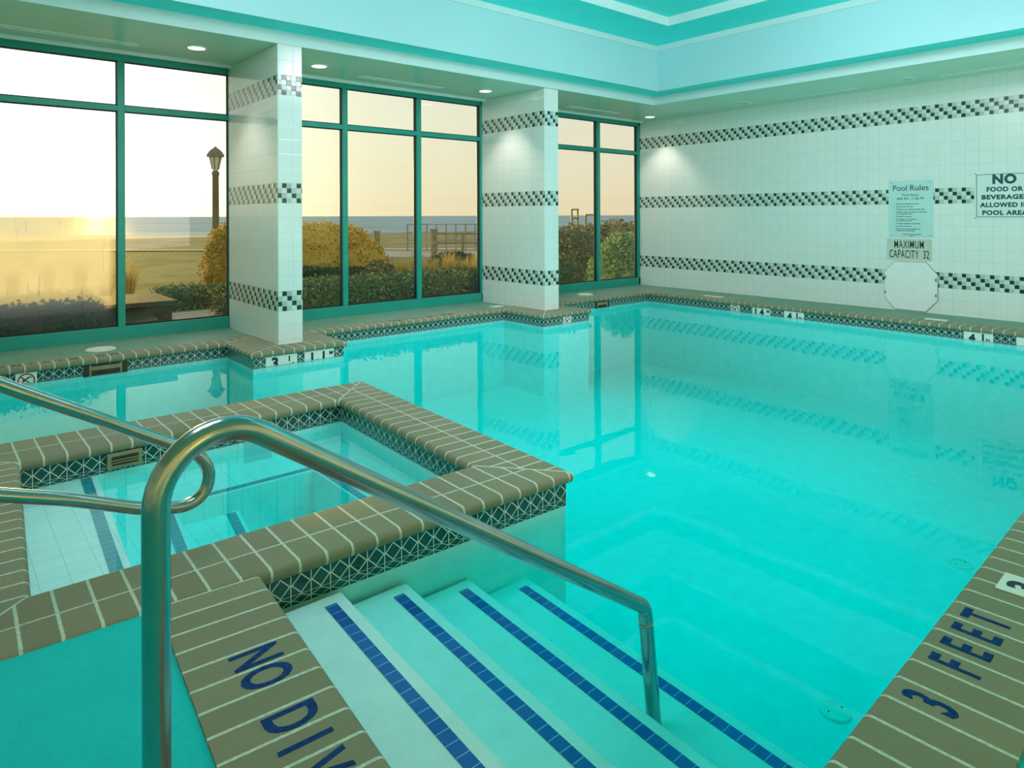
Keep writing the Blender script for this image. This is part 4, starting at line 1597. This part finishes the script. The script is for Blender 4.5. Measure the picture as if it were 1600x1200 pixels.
# left window: clipped hedge planter, paved walk, hedges, lamp post
pl = thing('planter', 'long timber planter with clipped hedge just outside the left window', 'planter', (0.0, 8.9, GZ))
mb = MB()
mb.box((-3.0, 8.40, GZ), (2.08, 9.35, 0.27))
mb.box((-3.0, 8.36, 0.27), (2.13, 9.40, 0.33))
bevel(mb.build('planter_box', M['darkwood'], pl), 0.01)
hd = leafy('clipped_hedge', [('b', -2.95, 8.42, -0.1, 1.35, 9.3, 0.37)], 14000, 0.05, M['dkgreen'], 3, None, None)
hd.parent = pl
hd.matrix_parent_inverse = Matrix.Translation(-pl.location)
mb = MB()
mb.box((1.6, 9.6, GZ + 0.005), (5.2, 13.0, GZ + 0.03))
struct(mb.build('path', M['paver']))
lp = P3(337, 17, GZ)
root = thing('street_lamp', 'bronze lamp post with glass lantern head seen through the left window', 'street lamp', lp)
mb = MB()
mb.lathe(lp, [(0.16, 0.0), (0.16, 0.25), (0.11, 0.32), (0.095, 0.6), (0.085, 0.65), (0.075, 2.75), (0.09, 2.78), (0.09, 2.84), (0.05, 2.88)], 20)
mb.build('lamp_pole', M['post'], root, smooth=True)
hz = GZ + 2.88
mb = MB()
mb.lathe((lp[0], lp[1], hz), [(0.06, 0.0), (0.075, 0.04), (0.14, 0.34), (0.14, 0.36), (0.0, 0.36)], 12)
hdg = mb.build('lantern_glass', M['globe'], root)
mb = MB()
for k in range(6):
    a = 2 * math.pi * k / 6
    mb.tube([(lp[0] + 0.076 * math.cos(a), lp[1] + 0.076 * math.sin(a), hz + 0.03), (lp[0] + 0.15 * math.cos(a), lp[1] + 0.15 * math.sin(a), hz + 0.36)], 0.012, 6)
mb.build('lantern_ribs', M['post'], hdg)
mb = MB()
mb.lathe((lp[0], lp[1], hz + 0.35), [(0.21, 0.0), (0.20, 0.05), (0.15, 0.13), (0.10, 0.18), (0.05, 0.215), (0.02, 0.25), (0.0, 0.26)], 20)
mb.build('lantern_cap', M['post'], root, smooth=True)

a_ = P3(338, 14.5)
leafy('tall_hedge', [(a_[0] + 0.5, a_[1], 0.05, 0.75, 0.7, 1.12)], 4500, 0.07, M['gold'], 11, 'upright golden-brown hedge at the right edge of the left window', 'hedge')
b_ = P3(300, 13.0)
leafy('low_hedge', [('b', b_[0] - 0.6, b_[1] - 0.4, GZ, b_[0] + 0.7, b_[1] + 0.3, -0.10)], 2600, 0.06, M['green'], 12, 'low green hedge beside the paved walk in the left window', 'hedge')
for k, (u, d) in enumerate(((20, 14.5), (75, 15.2), (125, 14.2), (165, 13.6), (200, 13.2))):
    p = P3(u, d, GZ)
    grass_clump('ornamental_grass', *p, 1.0 + 0.15 * (k % 3), 0.33, 220, M['grassy'], 40 + k,
                ['feathery golden grass clump at the far left of the left window', 'golden grass clump behind the hedge planter, second from the left', 'golden grass clump in the middle of the misted pane', 'golden grass clump just left of the window mullion', 'golden grass clump just right of the window mullion'][k], 'golden grasses outside the left window')

# middle window
q = P3(500, 17)
q2 = P3(420, 17)
q3 = P3(566, 17)
leafy('golden_hedge', [(q2[0] + 0.6, q2[1] - 0.4, 0.1, 1.0, 1.1, 0.98), (q[0], q[1], 0.1, 1.5, 1.3, 1.02), (q3[0] - .25, q3[1] + .1, -0.02, 0.9, 1.0, 0.72)], 9000, 0.08, M['gold'], 21, 'broad rounded golden hedge seen through the middle window', 'hedge')
q = P3(470, 14)
q2 = P3(575, 14.2)
leafy('dark_hedge', [(q[0], q[1], -0.2, 1.0, 0.5, 0.42), (q2[0] - .4, q2[1] + .3, -0.2, 0.9, 0.5, 0.42)], 5000, 0.06, M['dkgreen'], 22, 'dark low hedge in front of the golden hedge', 'hedge')
q = P3(592, 13.2)
leafy('loose_shrub', [(q[0], q[1], -0.05, 0.32, 0.32, 0.45), (q[0] + 0.2, q[1] - .2, -0.2, 0.36, 0.3, 0.3)], 1800, 0.07, M['olive'], 23, 'loose grey-green shrub at the right end of the golden hedge', 'shrub', core=False)
leafy('clipped_hedge', [('b', 2.75, 8.36, GZ, 6.75, 9.1, 0.36)], 20000, 0.05, M['green'], 24, 'clipped green hedge close outside the middle window', 'hedge')
for k, (u, d) in enumerate(((628, 14.2), (652, 14.6), (676, 14.2), (702, 14.5), (728, 14.3), (748, 14.8))):
    p = P3(u, d, GZ)
    grass_clump('ornamental_grass', *p, 1.08 + 0.12 * (k % 2), 0.25, 420, M['grassy'], 60 + k,
                ['tan grass clump nearest the loose shrub', 'tan grass clump, second from the loose shrub', 'tan grass clump just left of the right mullion of the middle window', 'tan grass clump just right of the right mullion of the middle window',
                 'tan grass clump, second from the right jamb of the middle window', 'tan grass clump beside the right jamb of the middle window'][k], 'tan grasses outside the middle window')
q = P3(708, 19)
leafy('juniper_mound', [(q[0], q[1], -0.2, 0.75, 0.6, 0.45)], 2200, 0.08, M['dkgreen'], 25, 'dark spreading juniper mound behind the tan grasses', 'shrub')
leafy('low_hedge', [(9.1, 10.6, -0.1, 0.75, 0.35, 0.32)], 3000, 0.06, M['flower'], 26, 'yellow-green low hedge at the right edge of the middle window', 'hedge')

# boardwalk with a pipe railing, fence posts
mb = MB()
A, B_ = dirp(380, 27), dirp(900, 27)
dd = (B_ - A).normalized()
m4 = basis((A.x, A.y, GZ + 0.05), dd, (-dd.y, dd.x, 0))
L = (B_ - A).length
mb.box((0, 0, -0.15), (L, 5.0, 0.05), 0, m4)
struct(mb.build('boardwalk', M['boards']))
fr = thing('boardwalk_railing', 'grey pipe railing along the boardwalk before the sea', 'railing', (A.x, A.y, GZ))
x0r, x1r = L * 0.44, L * 0.78
mb = MB()
for z in (0.55, 0.9, 1.28):
    mb.tube([m4 @ Vector((x0r, 4.6, z)), m4 @ Vector((x1r, 4.6, z))], 0.025, 8)
mb.build('rails', M['boards'], fr)
for k in range(11):
    x = x0r + (x1r - x0r) * k / 10
    mb = MB()
    mb.box((x - 0.035, 4.565, 0.0), (x + 0.035, 4.635, 1.30), 0, m4)
    mb.build('railing_post', M['boards'], fr)
def bollard(u, d, h, label):
    p = P3(u, d, GZ)
    mb = MB()
    mb.box((p[0] - 0.08, p[1] - 0.08, GZ), (p[0] + 0.08, p[1] + 0.08, GZ + h))
    mb.box((p[0] - 0.10, p[1] - 0.10, GZ + h), (p[0] + 0.10, p[1] + 0.10, GZ + h + 0.06))
    ob = bevel(mb.build('wooden_post', M['wood'], None), 0.02)
    tag(ob, label, 'post', 'wooden posts by the boardwalk')
bollard(589, 24, 1.15, 'wooden post beyond the right end of the golden hedge')
bollard(678, 22, 1.25, 'wooden post left of the right mullion, at the end of the rope fence')
fe = thing('rail_fence', 'low wooden rail fence right of the wooden post', 'fence', P3(680, 22, GZ))
pa, pb = Vector(P3(680, 22, 0)), Vector(P3(775, 22, 0))
mb = MB()
for z in (GZ + 0.85, GZ + 1.15):
    mb.tube([(pa.x, pa.y, z), (pb.x, pb.y, z)], 0.03, 8)
mb.build('rails', M['wood'], fe)
for s in (0.45, 0.9):
    p = pa.lerp(pb, s)
    mb = MB()
    mb.box((p.x - 0.03, p.y - 0.03, GZ), (p.x + 0.03, p.y + 0.03, GZ + 1.2))
    mb.build('fence_post', M['wood'], fe)

# right window
q = P3(905, 19)
q2 = P3(965, 19.5)
leafy('rounded_bush', [(q[0] - .2, q[1], -0.1, 1.5, 1.2, 1.12), (q2[0], q2[1], -0.05, 1.6, 1.3, 1.15)], 9000, 0.09, M['olive'], 31, 'large rounded olive bush filling the right window', 'bush')
q = P3(974, 13.9)
leafy('flowering_shrub', [(q[0], q[1], 0.0, 0.62, 0.45, 0.92), (q[0] - .45, q[1] + .1, -0.1, 0.4, 0.35, 0.62)], 3200, 0.075, M['flower'], 32, 'leafy shrub with yellow flowers in front of the olive bush', 'shrub')
leafy('low_hedge', [('b', 7.0, 8.5, GZ, 8.75, 9.05, 0.46)], 4000, 0.055, M['green'], 33, 'low clipped hedge with yellow top in the right window', 'hedge')
# beach lookout and frame
def frame_tower(u, d, w_, h, levels, label, name, cat):
    p = P3(u, d, -1.0)
    m4 = basis(p, rgt, fwd)
    rt = thing(name, label, cat, p)
    for sx_ in (-1, 1):
        for sy_ in (-1, 1):
            mb = MB()
            mb.box((sx_ * w_ / 2 - 0.06, sy_ * w_ / 2 - 0.06, -1), (sx_ * w_ / 2 + 0.06, sy_ * w_ / 2 + 0.06, h), 0, m4)
            mb.build('leg', M['post'], rt)
    mb = MB()
    for z in levels:
        mb.box((-w_ / 2 - 0.1, -w_ / 2 - 0.1, z), (w_ / 2 + 0.1, w_ / 2 + 0.1, z + 0.14), 0, m4)
    mb.build('platform', M['post'], rt)
frame_tower(898, 70, 0.6, 2.85, (1.9, 2.8), 'tall narrow lookout frame rising above the bush in the right window', 'lookout_stand', 'lookout')
frame_tower(922, 70, 0.9, 2.35, (2.25,), 'low open beach frame right of the tall lookout', 'beach_frame', 'frame')
